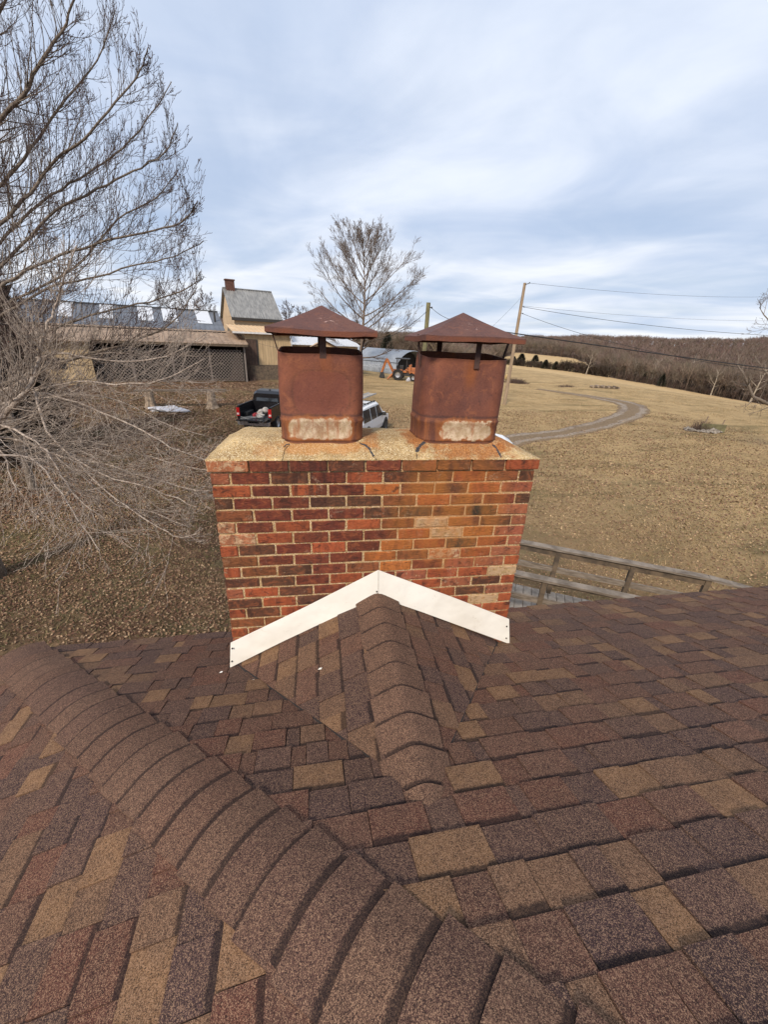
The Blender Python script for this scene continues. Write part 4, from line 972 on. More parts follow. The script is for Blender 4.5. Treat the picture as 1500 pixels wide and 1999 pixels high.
for s_ in (1, -1):
    for (a, b, c, d_) in ((-2.15, -1.08, -2.02, -1.08), (-.95, -.12, -.95, -.14), (.0, .98, -.0, .50)): fixmesh(K.part('side_window', swin(a, b, c, d_, s_), M_GLASS))
    mb = MB(); mb.beam((-2.0, s_*.66, 1.95), (.3, s_*.66, 1.95), .05, .04); [mb.box((x_-.05, s_*.66-.02, 1.86), (x_+.05, s_*.66+.02, 1.94)) for x_ in (-1.9, -.8, .2)]; K.part('roof_rail', mb, M_DARKM)
    mb = MB(); mb.box((.80, s_*1.0 if s_ > 0 else -1.2, 1.08), (.92, 1.2 if s_ > 0 else -1.0, 1.26)); K.part('mirror', mb, M_DARKM)
    mb = MB(); mb.box((-2.49, s_*.80 if s_ > 0 else -.965, .72), (-2.38, .965 if s_ > 0 else -.80, 1.02)); K.part('tail_light', mb, M_RED)
    for x_ in (-1.1, .0): mb = MB(); mb.box((x_, s_*.985-.012, .95), (x_+.16, s_*.985+.012, .985)); K.part('door_handle', mb, M_WHITEP)
    for x_ in (-1.5, 1.55): mb = MB(); M_ = Matrix.Translation((x_, s_*.955, .40)) @ Matrix.Rotation(math.pi/2, 4, 'X'); mb.lathe([(.001, -.035), (.45, -.035), (.45, .035), (.001, .035)], 22, M_); K.part('wheel_arch', mb, M_DARKM)
mb = MB(); mb.hexa([(-2.455, -.7, 1.2), (-2.44, -.7, 1.2), (-2.44, .7, 1.2), (-2.455, .7, 1.2), (-2.27, -.64, 1.72), (-2.25, -.64, 1.72), (-2.25, .64, 1.72), (-2.27, .64, 1.72)]); fixmesh(K.part('rear_window', mb, M_GLASS))
mb = MB(); mb.hexa([(1.22, -.8, 1.19), (1.24, -.8, 1.2), (1.24, .8, 1.2), (1.22, .8, 1.19), (.68, -.66, 1.80), (.70, -.66, 1.81), (.70, .66, 1.81), (.68, .66, 1.80)]); fixmesh(K.part('windscreen', mb, M_GLASS))
for x_ in (-1.2, -.2): mb = MB(); mb.beam((x_, -.66, 1.975), (x_, .66, 1.975), .05, .03); K.part('roof_bar', mb, M_DARKM)
for x_ in (-1.5, 1.55):
    for y_ in (.90, -.90): wheel(K, x_, y_, .37, .37, .22)
sv = K.root; MS = Matrix.Translation(sv.location) @ Matrix.Rotation(sv.rotation_euler.z, 4, 'Z')
lad = empty('ladder', tuple(MS @ Vector((.1, .25, 1.99))), sv.rotation_euler.z, label='long aluminium ladder lying on the white suv roof bars', cat='ladder')
for y_ in (-.24, .24): mb = MB(); mb.box((-2.3, y_-.02, 0), (2.35, y_+.02, .075)); mb.build('rail', M_ALU, lad)
for i in range(15): mb = MB(); x_ = -2.2+i*.315; mb.box((x_-.02, -.22, .02), (x_+.02, .22, .05)); mb.build('rung', M_ALU, lad)
# --- second white car, mostly behind the crown
cpos = Vector(atz(975, 852, -3.95)); cpos = CAM+(np.array(cpos)-CAM)*1.0
K = Kit('white_car', (float(cpos[0])-1.35, float(cpos[1])+.55, gz(cpos[0]-1.3, cpos[1]+.4)), R(-14), label='white car whose front corner shows past the right end of the chimney crown', cat='car')
bq = lambda w_, zb, t_, zt: [(w_-.05, .25), (w_, .5), (w_, zb), (t_+.03, zt-.05), (t_-.12, zt)]
mb = loft([(-2.2, bq(.78, .7, .7, .86)), (-2.0, bq(.86, .82, .74, 1.0)), (-1.3, bq(.88, .86, .66, 1.30)), (-.5, bq(.88, .86, .60, 1.42)), (.3, bq(.88, .86, .60, 1.38)), (1.0, bq(.88, .84, .74, .98)), (1.8, bq(.85, .76, .70, .86)), (2.15, bq(.78, .62, .62, .68)), (2.25, bq(.7, .5, .5, .54))]); fixmesh(K.part('body', mb, M_WHITEP, smooth=False))
mb = MB(); mb.hexa([(.98, -.68, 1.01), (1.0, -.68, 1.01), (1.0, .68, 1.01), (.98, .68, 1.01), (.36, -.54, 1.37), (.38, -.54, 1.37), (.38, .54, 1.37), (.36, .54, 1.37)]); fixmesh(K.part('windscreen', mb, M_GLASS))
for s_ in (1, -1):
    mb = MB(); mb.box((1.95, s_*.5 if s_ > 0 else -.76, .60), (2.17, .76 if s_ > 0 else -.5, .70)); K.part('headlight', mb, M_GLASS)
    mb = MB(); mb.hexa([(-1.2, s_*.87, .90), (.75, s_*.87, .90), (.75, s_*.89, .90), (-1.2, s_*.89, .90), (-.9, s_*.66, 1.27), (.3, s_*.66, 1.27), (.3, s_*.68, 1.27), (-.9, s_*.68, 1.27)]); fixmesh(K.part('side_window', mb, M_GLASS))
for x_ in (-1.35, 1.4):
    for y_ in (.80, -.80): wheel(K, x_, y_, .33, .33, .2)

# ------------------------------------------------------------------ farm building and barn (shared frame)
FO = Vector((-5.3, 41.0, 0)); fex = Vector((.955, .297, 0)).normalized(); fey = Vector((-fex.y, fex.x, 0))
FYAW = math.atan2(fex.y, fex.x)
def fp(px_, py_, yc):      # image ray on the vertical plane y' = yc -> (x', z)
    r_ = Vector(ray(px_, py_)); s_ = (yc-(Vector(CAM)-FO).dot(fey))/r_.dot(fey); P = Vector(CAM)+r_*s_; return (P-FO).dot(fex), P.z
GB = gz(-8, 41)
def fkit(name, x_, y_, **k): p = FO+fex*x_+fey*y_; return Kit(name, (p.x, p.y, gz(p.x, p.y)), FYAW, **k)
def L_(K, x_, y_, z_):     # frame coordinates -> kit-local
    p = FO+fex*x_+fey*y_; d_ = p-K.root.location; return Vector((d_.dot(fex), d_.dot(fey), z_-K.root.location.z))
# open shed with lattice
x0, ze0 = fp(150, 660, 0); x1, ze1 = fp(476, 673, 0); ZE = (ze0+ze1)/2; xj0, zj = fp(300, 640, 4.5); xr0, zr = fp(300, 601, 9.)
XS0 = x0-6; XS1 = x1
K = fkit('lattice_shed', (XS0+XS1)/2, 3, label='long low shed with tan lower roof, dark lattice front and white roof panels', cat='shed')
def sheet(K, name, P, mat, n_rib=0, th=.05, parent=None, **k):
    """four-corner roof sheet (frame coords, eave-left, eave-right, top-right, top-left) with standing ribs"""
    Q = [L_(K, *p) for p in P]; mb = MB(); mb.hexa([q-Vector((0, 0, th)) for q in Q]+[q for q in Q])
    for i in range(n_rib+1 if n_rib else 0):
        f_ = i/n_rib; a = Q[0].lerp(Q[1], f_); b = Q[3].lerp(Q[2], f_); mb.beam(a+Vector((0, 0, .02)), b+Vector((0, 0, .02)), .06, .06)
    return fixmesh(K.part(name, mb, mat, parent, **k))
lower = sheet(K, 'lower_roof', [(XS0, -.5, ZE), (XS1+.3, -.5, ZE), (XS1+.3, 4.5, zj), (XS0, 4.5, zj)], M_TAN, 44)
upper = sheet(K, 'upper_roof', [(XS0, 4.5, zj+.02), (XS1-1.0, 4.5, zj+.02), (XS1-1.0, 9., zr), (XS0, 9., zr)], M_GALVB, 40)
for (qa, qb) in ((196, 222), (268, 297), (314, 342), (378, 405), (120, 146)):
    xa, _ = fp(qa, 601, 9.); xb, _ = fp(qb, 604, 9.)
    def up(x_, f_): return (x_, 4.5+4.5*f_, zj+(zr-zj)*f_+.075)
    Q = [L_(K, *up(x_, f_)) for x_, f_ in ((xa, .30), (xb, .30), (xb, .97), (xa, .97))]; mb = MB(); mb.hexa([q-Vector((0, 0, .03)) for q in Q]+Q); fixmesh(K.part('skylight_panel', mb, M_SKYL, upper))
mb = MB(); a, b = L_(K, XS0, 9., zr+.05), L_(K, XS1-1., 9., zr+.05); mb.beam(a, b, .4, .08); K.part('ridge_cap', mb, M_DARKM)
mb = MB(); a, b = L_(K, XS0, -.45, ZE-.14), L_(K, XS1+.3, -.45, ZE-.14); mb.beam(a, b, .05, .2); K.part('fascia', mb, M_WOOD2)
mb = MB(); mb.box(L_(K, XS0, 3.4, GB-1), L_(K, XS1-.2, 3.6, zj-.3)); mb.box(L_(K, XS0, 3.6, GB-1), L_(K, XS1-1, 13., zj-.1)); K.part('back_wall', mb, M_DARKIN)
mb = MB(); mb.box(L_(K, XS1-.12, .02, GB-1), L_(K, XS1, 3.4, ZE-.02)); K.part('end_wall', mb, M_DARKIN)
for i in range(7):
    x_ = XS0+(XS1-XS0)*i/6; mb = MB(); mb.box(L_(K, x_-.08, .0, GB-.5), L_(K, x_+.08, .16, ZE-.05)); K.part('post', mb, M_LATT)
# lattice laths: each diagonal is a lath of its own
zb_ = GB+.05; zt_ = ZE-.55; H_ = zt_-zb_; xa = fp(178, 700, 0)[0]; xb = XS1-.2; lath = {}
for s_ in (1, -1):
    n_ = int((xb-xa+H_)/.30)
    for i in range(n_):
        xs = xa-H_+i*.30+.15 if s_ > 0 else xa+i*.30
        p0, p1 = (xs, zb_), (xs+H_*s_, zt_)
        if s_ < 0: p0, p1 = (xs, zb_), (xs-H_, zt_)
        def cl_x(p, q, X): k = (X-p[0])/(q[0]-p[0]); return (X, p[1]+(q[1]-p[1])*k)
        if max(p0[0], p1[0]) < xa or min(p0[0], p1[0]) > xb: continue
        if p0[0] < xa: p0 = cl_x(p0, p1, xa)
        if p1[0] < xa: p1 = cl_x(p0, p1, xa)
        if p0[0] > xb: p0 = cl_x(p0, p1, xb)
        if p1[0] > xb: p1 = cl_x(p0, p1, xb)
        if abs(p0[0]-p1[0]) < .15: continue
        mb = MB(); a, b = L_(K, p0[0], -.02+.02*s_, p0[1]), L_(K, p1[0], -.02+.02*s_, p1[1]); mb.beam(a, b, .012, .05, up=(0, 1, 0)) if False else mb.beam(a, b, .055, .012, up=(0, 1, 0)); K.part('lath', mb, M_LATT)
mb = MB(); p = L_(K, XS1-1.6, 6.5, zj+.4); mb.tube([p, p+Vector((0, 0, 1.35))], .09, 8); K.part('stove_pipe', mb, M_DARKM)
# left buff wall bay seen through the branches
xw0, _ = fp(20, 700, -1.); xw1, _ = fp(178, 700, -1.)
K = fkit('buff_outbuilding', (xw0+xw1)/2, 1, label='buff walled outbuilding behind the branches left of the lattice shed', cat='shed')
zt_ = ZE-.1; mb = MB(); mb.box(L_(K, xw0-8, -.9, GB-1), L_(K, xw1, -.7, zt_)); K.part('wall', mb, M_SIDE)
sheet(K, 'roof', [(xw0-8.2, -1.4, zt_), (xw1+.1, -1.4, zt_), (xw1+.1, -.52, zt_+.22), (xw0-8.2, -.52, zt_+.22)], M_TAN, 20)
mb = MB(); mb.box(L_(K, xw0+.2, -.96, GB+.2), L_(K, xw0+1.9, -.91, GB+2.1)); K.part('door', mb, M_DOOR)
mb = MB(); mb.box(L_(K, xw1-3.2, -.96, GB+1.2), L_(K, xw1-1.8, -.91, GB+2.0)); K.part('window', mb, M_GLASS)

# farmhouse block with the tall metal roof
wx0, wz0 = fp(479, 664, 1.0); wx1, wz1 = fp(566, 655, 1.0); _, wb = fp(490, 712, 1.0); WZ = max(wz0, wz1)
K = fkit('farmhouse', (wx0+wx1)/2, 4, label='buff farmhouse with tall streaked metal roof, small brick chimney and dark plank door', cat='house')
mb = MB(); mb.box(L_(K, wx0, 1.0, wb), L_(K, wx1, 9.0, WZ)); K.part('wall', mb, M_SIDE)
n_ = 17
for i in range(n_+1): x_ = wx0+(wx1-wx0)*i/n_; mb = MB(); mb.box(L_(K, x_-.03, .965, wb), L_(K, x_+.03, .998, WZ-.25)); K.part('batten', mb, M_SIDE)
mb = MB(); mb.box(L_(K, wx0-.1, .93, GB-1), L_(K, wx1+.05, 9.1, wb)); K.part('foundation', mb, M_WOOD2)
dx0, _ = fp(479, 690, 1.); dx1, _ = fp(502, 690, 1.); mb = MB(); mb.box(L_(K, dx0, .93, wb-.05), L_(K, dx1, .962, WZ-.5)); dr = K.part('door', mb, M_DOOR)
for i in range(4): x_ = dx0+(dx1-dx0)*(i+.5)/4; mb = MB(); mb.box(L_(K, x_-.12, .905, wb), L_(K, x_+.12, .928, WZ-.6)); K.part('plank', mb, M_DOOR, dr)
mb = MB(); mb.box(L_(K, dx1+.0, .92, wb-.05), L_(K, dx1+.12, .958, WZ-.5)); K.part('door_frame', mb, M_DARKM)
mb = MB(); mb.box(L_(K, wx0-1.2, .55, WZ+.0), L_(K, wx1+.25, .68, WZ+.16)); K.part('gutter', mb, M_TRIM)
mb = MB(); p = L_(K, wx1+.1, .85, WZ); mb.tube([p, p-Vector((0, 0, WZ-wb))], .05, 6); K.part('downpipe', mb, M_TRIM)
_, sz = fp(490, 636, 4.6); sheet(K, 'porch_roof', [(wx0-1.2, .68, WZ+.17), (wx1+.25, .68, WZ+.17), (wx1+.25, 4.6, sz), (wx0-1.2, 4.6, sz)], M_SIDE2, 14)
gx0, gz0 = fp(452, 619, 5.2); gx1, gz1 = fp(551, 623, 5.2); GZ = (gz0+gz1)/2; _, rz_ = fp(478, 566, 9.6); _, rzb = fp(532, 571, 9.6); rz_ = (rz_+rzb)/2
mb = MB(); mb.box(L_(K, gx0+.25, 5.4, WZ), L_(K, gx1-.25, 13.6, GZ+.05)); K.part('upper_wall', mb, M_SIDE2)
for sx in (gx0+.25, gx1-.25):
    mb = MB(); a, b, c = L_(K, sx, 5.4, GZ-.0), L_(K, sx, 13.6, GZ-.0), L_(K, sx, 9.5, rz_-.12); e = Vector((.1, 0, 0)); mb.v = [tuple(q) for q in (a, b, c, a+e, b+e, c+e)]; mb.f = [(0, 1, 2), (5, 4, 3), (0, 3, 4, 1), (1, 4, 5, 2), (2, 5, 3, 0)]; fixmesh(K.part('gable', mb, M_SIDE2))
mr = sheet(K, 'main_roof', [(gx0, 5.1, GZ-.05), (gx1, 5.1, GZ-.05), (gx1, 9.5, rz_), (gx0, 9.5, rz_)], M_GALV, 22, .08)
sheet(K, 'rear_roof', [(gx1, 13.9, GZ-.05), (gx0, 13.9, GZ-.05), (gx0, 9.502, rz_), (gx1, 9.502, rz_)], M_GALV, 22, .08)
mb = MB(); mb.box(L_(K, gx0, 5.05, GZ-.35), L_(K, gx1, 5.18, GZ-.06)); K.part('eave_board', mb, M_DARKM)
mb = MB(); mb.beam(L_(K, gx0, 9.5, rz_+.05), L_(K, gx1, 9.5, rz_+.05), .3, .06); K.part('ridge_strip', mb, M_GALV)
mb = MB(); mb.box(L_(K, gx0+.35, 9.1, rz_-.6), L_(K, gx0+1.25, 9.9, rz_+.75)); mb.box(L_(K, gx0+.28, 9.03, rz_+.75), L_(K, gx0+1.32, 9.97, rz_+.87)); K.part('chimney', mb, M_REDBR)
# low white-roofed annex with a small gable, right of the farmhouse
ax0, az0 = fp(568, 672, 6.); ax1, _ = fp(700, 672, 6.); _, azr = fp(600, 658, 9.)
K = fkit('annex', (ax0+ax1)/2, 8, label='low annex with pale metal roof and small buff gable behind the left flue', cat='shed')
mb = MB(); mb.box(L_(K, ax0, 6.2, GB-1), L_(K, ax1, 12., az0-.1)); K.part('wall', mb, M_SIDE)
sheet(K, 'roof', [(ax0, 5.9, az0), (ax1+.2, 5.9, az0), (ax1+.2, 9., azr), (ax0, 9., azr)], M_SKYL, 16)
g0, gzz = fp(598, 683, 5.); g1, _ = fp(668, 683, 5.); _, gt = fp(634, 666, 5.)
mb = MB(); a, b, c = L_(K, g0, 5., gzz), L_(K, g1, 5., gzz), L_(K, (g0+g1)/2, 5., gt); e = Vector((0, 1.2, 0)); mb.v = [tuple(q) for q in (a, b, c, a+e, b+e, c+e)]; mb.f = [(0, 1, 2), (5, 4, 3), (0, 3, 4, 1), (1, 4, 5, 2), (2, 5, 3, 0)]; fixmesh(K.part('gable', mb, M_SIDE2))
mb = MB(); mb.box(L_(K, g0+.15, 5.02, GB-1), L_(K, g1-.15, 5.9, gzz-.005)); K.part('gable_wall', mb, M_SIDE2)
for (p, q) in ((a, c), (c, b)): mb = MB(); mb.beam(p+Vector((0, -.1, .05)), q+Vector((0, -.1, .05)), .35, .08); K.part('verge', mb, M_DOOR)

# ------------------------------------------------------------------ arched metal barn
hA = Vector(gp(772, 731.5)); hA.z = 0; hax = Vector((-.74, .67, 0)).normalized(); hyw = math.atan2(hax.y, hax.x)
K = Kit('arched_metal_barn', (hA.x, hA.y, gz(hA.x, hA.y)), hyw, label='pale grey corrugated arched barn with a dark open end behind the orange digger', cat='barn')
# local x back along the barn, local y = far side negative
HW, HH, HL = 5.2, 3.35, 13.0; off_y = -HW
def arch(t_): a = math.pi*t_; return (off_y+HW*math.cos(a), -.3+HH*math.sin(a)**.85+.3*0)
segs = 26; mb = MB(); nl = 90
for i in range(nl+1):
    x_ = HL*i/nl; k = .035*math.sin(i*math.pi)
    for j in range(segs+1): y_, z_ = arch(j/segs); s_ = 1+(.012 if i % 2 else -.006); mb.v.append((x_, off_y+(y_-off_y)*s_, z_*s_))
for i in range(nl):
    for j in range(segs): q = i*(segs+1)+j; mb.f.append((q, q+1, q+segs+2, q+segs+1))
K.part('arched_shell', mb, M_HOOP)
mb = MB(); [mb.v.append((HL-.1, *arch(j/segs))) for j in range(segs+1)]; mb.f.append(tuple(range(segs+1))); K.part('end_wall', mb, M_HOOP)
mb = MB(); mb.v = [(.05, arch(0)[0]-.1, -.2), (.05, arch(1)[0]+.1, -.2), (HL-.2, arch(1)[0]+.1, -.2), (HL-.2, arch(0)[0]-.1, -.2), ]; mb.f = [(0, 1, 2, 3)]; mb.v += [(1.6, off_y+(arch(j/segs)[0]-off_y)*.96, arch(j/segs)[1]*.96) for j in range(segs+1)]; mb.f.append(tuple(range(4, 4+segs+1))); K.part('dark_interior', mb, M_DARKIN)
mb = MB(); mb.beam((0, arch(.16)[0]+.09, arch(.16)[1]), (HL, arch(.16)[0]+.09, arch(.16)[1]), .05, .06); K.part('seam_strip', mb, M_DARKM)

# ------------------------------------------------------------------ orange backhoe
bpos = gp(786, 742); K = Kit('backhoe_loader', tuple(bpos), R(-22), label='old orange backhoe loader parked in front of the arched barn', cat='backhoe')
BS = 1.0
def bx(name, a, b, mat, parent=None): return K.part(name, MB().box(a, b), mat, parent)
bx('chassis', (-1.2, -.45, .55), (1.9, .45, .95), M_DARKM); bx('engine_hood', (.55, -.42, .95), (1.95, .42, 1.55), M_ORANGE); bx('cab_floor', (-.8, -.6, .95), (.55, .6, 1.15), M_ORANGE)
for x_, y_ in ((-.75, -.55), (-.75, .55), (.5, -.55), (.5, .55)): K.part('cab_post', MB().box((x_-.04, y_-.04, 1.15), (x_+.04, y_+.04, 2.5)), M_DARKM)
bx('canopy_roof', (-.95, -.72, 2.5), (.75, .72, 2.6), M_DARKM); bx('seat', (-.45, -.22, 1.15), (.0, .22, 1.75), M_DARKM); bx('rear_fender', (-1.05, -.95, 1.2), (.05, -.55, 1.32), M_ORANGE)
for y_ in (-.8, .8): wheel(K, -.5, y_, .68, .68, .38, .5); wheel(K, 1.45, y_*.95, .42, .42, .24, .5)
mb = MB(); mb.beam((-1.2, 0, .85), (-2.1, 0, 2.35), .28, .34, up=(0, 1, 0)); mb.beam((-1.35, 0, 1.25), (-2.0, 0, 2.2), .12, .12, up=(0, 1, 0)); boom = K.part('boom', mb, M_ORANGE)
mb = MB(); mb.beam((-2.1, 0, 2.45), (-2.75, 0, .75), .24, .28, up=(0, 1, 0)); mb.beam((-2.3, 0, 2.3), (-2.7, 0, 1.2), .1, .1, up=(0, 1, 0)); K.part('dipper', mb, M_ORANGE)
mb = MB(); mb.hexa([(-3.0, -.3, .15), (-2.35, -.3, .1), (-2.35, .3, .1), (-3.0, .3, .15), (-2.85, -.3, .8), (-2.55, -.3, .8), (-2.55, .3, .8), (-2.85, .3, .8)]); K.part('rear_bucket', mb, M_DARKM)
for y_ in (-.85, .85):
    mb = MB(); mb.beam((-1.2, y_, .75), (-1.7, y_*1.6, .12), .16, .18, up=(1, 0, 0)); K.part('stabiliser', mb, M_ORANGE)
    mb = MB(); mb.beam((.4, y_*.66, 1.35), (2.35, y_*.66, .6), .12, .22, up=(0, 1, 0)); K.part('loader_arm', mb, M_ORANGE)
    mb = MB(); mb.beam((.9, y_*.66, 1.9), (1.0, y_*.66, .9), .16, .3, up=(0, 1, 0)); K.part('loader_tower', mb, M_ORANGE)
mb = MB(); mb.hexa([(2.35, -1.05, .12), (3.15, -1.05, .1), (3.15, 1.05, .1), (2.35, 1.05, .12), (2.3, -1.05, .95), (2.5, -1.05, 1.0), (2.5, 1.05, 1.0), (2.3, 1.05, .95)]); K.part('front_bucket', mb, M_ORANGE)
q = gp(806, 744); mb = MB(); [mb.blob((rnd.uniform(-.9, .9), rnd.uniform(-.4, .4), .15), (.4, .3, .25), i, 2, .3) for i in range(7)]; o = mb.build('scrap_heap', M_PLAST, label='low pale heap of scrap beside the orange backhoe wheels', cat='scrap heap'); o.location = q

# ------------------------------------------------------------------ utility poles and wires
pb = gp(985, 790); ptop = CAM+(ray(1025, 565))*((pb-CAM)@CF); H = float(ptop[2]-pb[2])
K = Kit('utility_pole', tuple(pb), 0, label='tall pale wooden utility pole right of the right flue', cat='utility pole', group='utility poles behind the chimney')
mb = MB(); mb.tube([(0, 0, -.4), (0, 0, H*.5), (0, 0, H)], [.16, .14, .115], 10); K.part('shaft', mb, M_POLE)
mb = MB(); mb.tube([(0, -.1, H-.12), (.25, -.1, H-.05), (.32, -.1, H-.02)], .03, 6); mb.blob((.36, -.1, H+.02), .06, 1, 1, .1); K.part('insulator', mb, M_DARKM)
for k, z_ in enumerate((H-1.75, H-2.25)): mb = MB(); mb.tube([(.1, -.1, z_), (.22, -.12, z_)], .025, 5); mb.blob((.24, -.12, z_-.03), .05, k, 1, .1); K.part('wire_clamp', mb, M_DARKM)
PT = Vector(pb)+Vector((0, 0, H))
dpt = 27.; p2t = Vector(at(837, 591, dpt)); g2 = gz(p2t.x, p2t.y)
K2 = Kit('utility_pole', (p2t.x, p2t.y, g2), 0, label='shorter greenish utility pole rising between the two flue hoods', cat='utility pole', group='utility poles behind the chimney')
mb = MB(); mb.tube([(0, 0, -.4), (0, 0, p2t.z-g2)], [.17, .145], 10); K2.part('shaft', mb, M_POLEG)
h2 = p2t.z-g2; mb = MB(); mb.tube([(.1, -.1, h2-.28), (.2, -.12, h2-.3)], .03, 5); mb.blob((.22, -.12, h2-.3), .07, 4, 1, .1); K2.part('wire_clamp', mb, M_DARKM)
def wire(pts, sag, rad, label, group='overhead wires', n=24):
    rad = rad*.72
    P = []
    for i in range(n+1): t_ = i/n; p = Vector(pts[0]).lerp(Vector(pts[1]), t_); P.append(p-Vector((0, 0, 4*sag*t_*(1-t_))))
    mb = MB(); mb.tube(P, rad, 5); o = mb.build('overhead_wire', M_WIRE, label=label, cat='wire', group=group); return o
wire((PT+Vector((.36, -.1, -.0)), at(1560, 577.5, 52)), .5, .014, 'top thin wire running right from the tall pole insulator')
wire((PT+Vector((.1, -.1, -1.70)), at(1560, 626, 50)), .4, .012, 'second thin wire running right from the tall pole')
wire((PT+Vector((.24, -.12, -1.78)), at(1560, 658, 34)), .35, .022, 'thicker wire sloping right from below the tall pole top')
wire((PT+Vector((.2, -.12, -2.28)), at(1560, 733, 22)), .55, .020, 'wire dropping from the tall pole into the distant treeline')
wire((at(930, 640, 9.), at(1560, 727, 11.)), .02, .017, 'heavy twisted black service cable crossing above the right field')
wire((PT+Vector((-.1, -.1, -1.0)), at(905, 690, 20)), .1, .010, 'thin guy wire falling left from the tall pole')
wire((Vector((p2t.x, p2t.y, p2t.z))+Vector((.2, -.1, -.3)), at(893, 627, 24)), .15, .020, 'short cable from the green pole to behind the right hood')
wire((Vector((p2t.x, p2t.y, p2t.z))+Vector((-.1, -.1, -.55)), at(735, 664, 30)), .35, .022, 'cable curving left from the green pole past the far tree')
wire((at(498, 668, 36), at(560, 682, 20)), .05, .010, 'thin cable crossing the buff farmhouse wall')

# ------------------------------------------------------------------ stumps, bench, stone bed, heaps
def stump(pxy, w_, h_, seed, label):
    g = gp(*pxy); r2 = random.Random(seed); n = 18; prof = []; mb = MB()
    for lv_, (z_, k) in enumerate(((-.15, 1.65), (.0, 1.35), (.12, 1.08), (.35, .88), (.7, .80), (1., .82))):
        for j in range(n): a = 2*math.pi*j/n; kk = k*(1+.13*math.sin(a*5+seed)*max(.3, 1.3-z_)+.05*math.sin(a*9+seed)); mb.v.append((w_/2*kk*math.cos(a), w_/2*kk*math.sin(a), z_*h_+(.05*math.sin(a*3+seed) if z_ == 1. else 0)))
    for i in range(5):
        for j in range(n): j2 = (j+1) % n; mb.f.append((i*n+j, i*n+j2, (i+1)*n+j2, (i+1)*n+j))
    mb.f.append(tuple(range(5*n, 6*n))); o = mb.build('tree_stump', M_STUMP, label=label, cat='stump', group='stumps under the plank bench'); o.location = g; return g
s1 = stump((415, 797), .62, 1.15, 2, 'bleached flared stump nearer the black truck holding the plank'); s2 = stump((296, 797), .62, 1.05, 5, 'bleached stump farther left under the other plank end')
mb = MB(); a = Vector(s2)+Vector((-.9, .1, 1.09)); b = Vector(s1)+Vector((1.0, .1, 1.21)); mb.beam(a, b, .45, .09); pl = mb.build('plank_bench', M_WOOD2, label='long dark plank laid across the two bleached stumps', cat='bench')
q = gp(333, 803); mb = MB(); mb.blob((0, 0, .1), (.95, .5, .22), 8, 3, .35); o = mb.build('plastic_sheet', M_PLAST, label='crumpled pale plastic sheet on the leaves below the plank bench', cat='sheet'); o.location = q
q = gp(68, 706); mb = MB(); mb.blob((0, 0, .25), (1.1, .5, .35), 12, 3, .3); o = mb.build('white_sack', M_PLAST, label='white sack lying near the buff outbuilding at far left', cat='sack'); o.location = q
bed = gp(1385, 845)
for i in range(13):
    a = math.pi*(.95+1.15*i/12); r2 = random.Random(i+40); s_ = r2.uniform(.16, .30); X, Y = bed[0]+1.35*math.cos(a)+r2.uniform(-.1, .1), bed[1]+.6+.9*math.sin(a)*.8
    mb = MB(); mb.blob((0, 0, s_*.4), (s_*1.25, s_, s_*.75), i, 2, .3); o = mb.build('bed_stone', M_STONE, label=('large ' if s_ > .25 else 'small ' if s_ < .2 else 'middling ')+'rough pale stone edging the flower bed, '+['first from the left', 'second from the left', 'third along the left side', 'left of the front', 'left front', 'front left of centre', 'front centre', 'front right of centre', 'right front', 'right of the front', 'third along the right side', 'second from the right', 'at the far right end'][i], cat='stone', group='stones edging the flower bed'); o.location = (X, Y, gz(X, Y))
def weeds(name, c, rx, ry, n, hmin, hmax, mat, seed, label, cat, lean=.35, th=.012):
    r2 = np.random.default_rng(seed); X = r2.normal(0, rx, n); Y = r2.normal(0, ry, n); H2 = r2.uniform(hmin, hmax, n)*np.exp(-(X/rx/2)**2-(Y/ry/2)**2)
    lx, ly = r2.normal(0, lean, n)*H2, r2.normal(0, lean, n)*H2; a = r2.uniform(0, math.pi, n); dx, dy = np.cos(a)*th, np.sin(a)*th
    Z = ground_z(c[0]+X, c[1]+Y)-c[2]; V = np.stack([np.c_[X-dx, Y-dy, Z-.02], np.c_[X+dx, Y+dy, Z-.02], np.c_[X+lx, Y+ly, Z+H2]], 1).reshape(-1, 3)
    o = bulk(name, V, np.arange(3*n).reshape(-1, 3), mat, label=label, cat=cat); o.location = c; return o
weeds('dead_plants', bed+np.array([-.1, .5, 0]), .65, .35, 700, .5, 1.15, M_DIRTY, 3, 'dead brown stalks standing in the stone-edged flower bed', 'dead plants')
K = Kit('leaning_board', (bed[0]+.45, bed[1]+.1, gz(bed[0]+.45, bed[1]+.1)), R(-18), label='mossy board leaning on edge in the flower bed', cat='board')
K.part('board', MB().box((-.95, -.04, -.05), (.75, .04, .62)), M_POLEG)
for (dx_, h_, nm, lb) in ((-.35, 1.15, 'wooden_stake', 'pale leaning stake behind the flower bed board'), (1.28, .9, 'wooden_stake', 'short stake at the right end of the flower bed')):
    X, Y = bed[0]+dx_, bed[1]+.35; mb = MB(); mb.beam((0, 0, -.1), (.14, 0, h_), .06, .06, up=(0, 1, 0)); o = mb.build(nm, M_POLE, label=lb, cat='stake'); o.location = (X, Y, gz(X, Y))
q = gp(1182, 758); K = Kit('log_pile', tuple(q), R(-8), label='low dark row of logs lying in the right field', cat='log pile')
r2 = random.Random(9)
for i in range(16): x_ = -1.9+i*.25; h_ = r2.uniform(.2, .42); mb = MB(); mb.tube([(x_, -.35, h_*.5), (x_+r2.uniform(-.1, .1), .4, h_*.55)], h_*.5, 7); K.part('log', mb, M_STUMP if i % 3 == 0 else M_WOOD2)
weeds('brush_heap', gp(1008, 748), .9, .5, 900, .3, .9, M_DIRTY, 5, 'brown brush heap beside the foot of the tall pole', 'brush', lean=.9, th=.03)
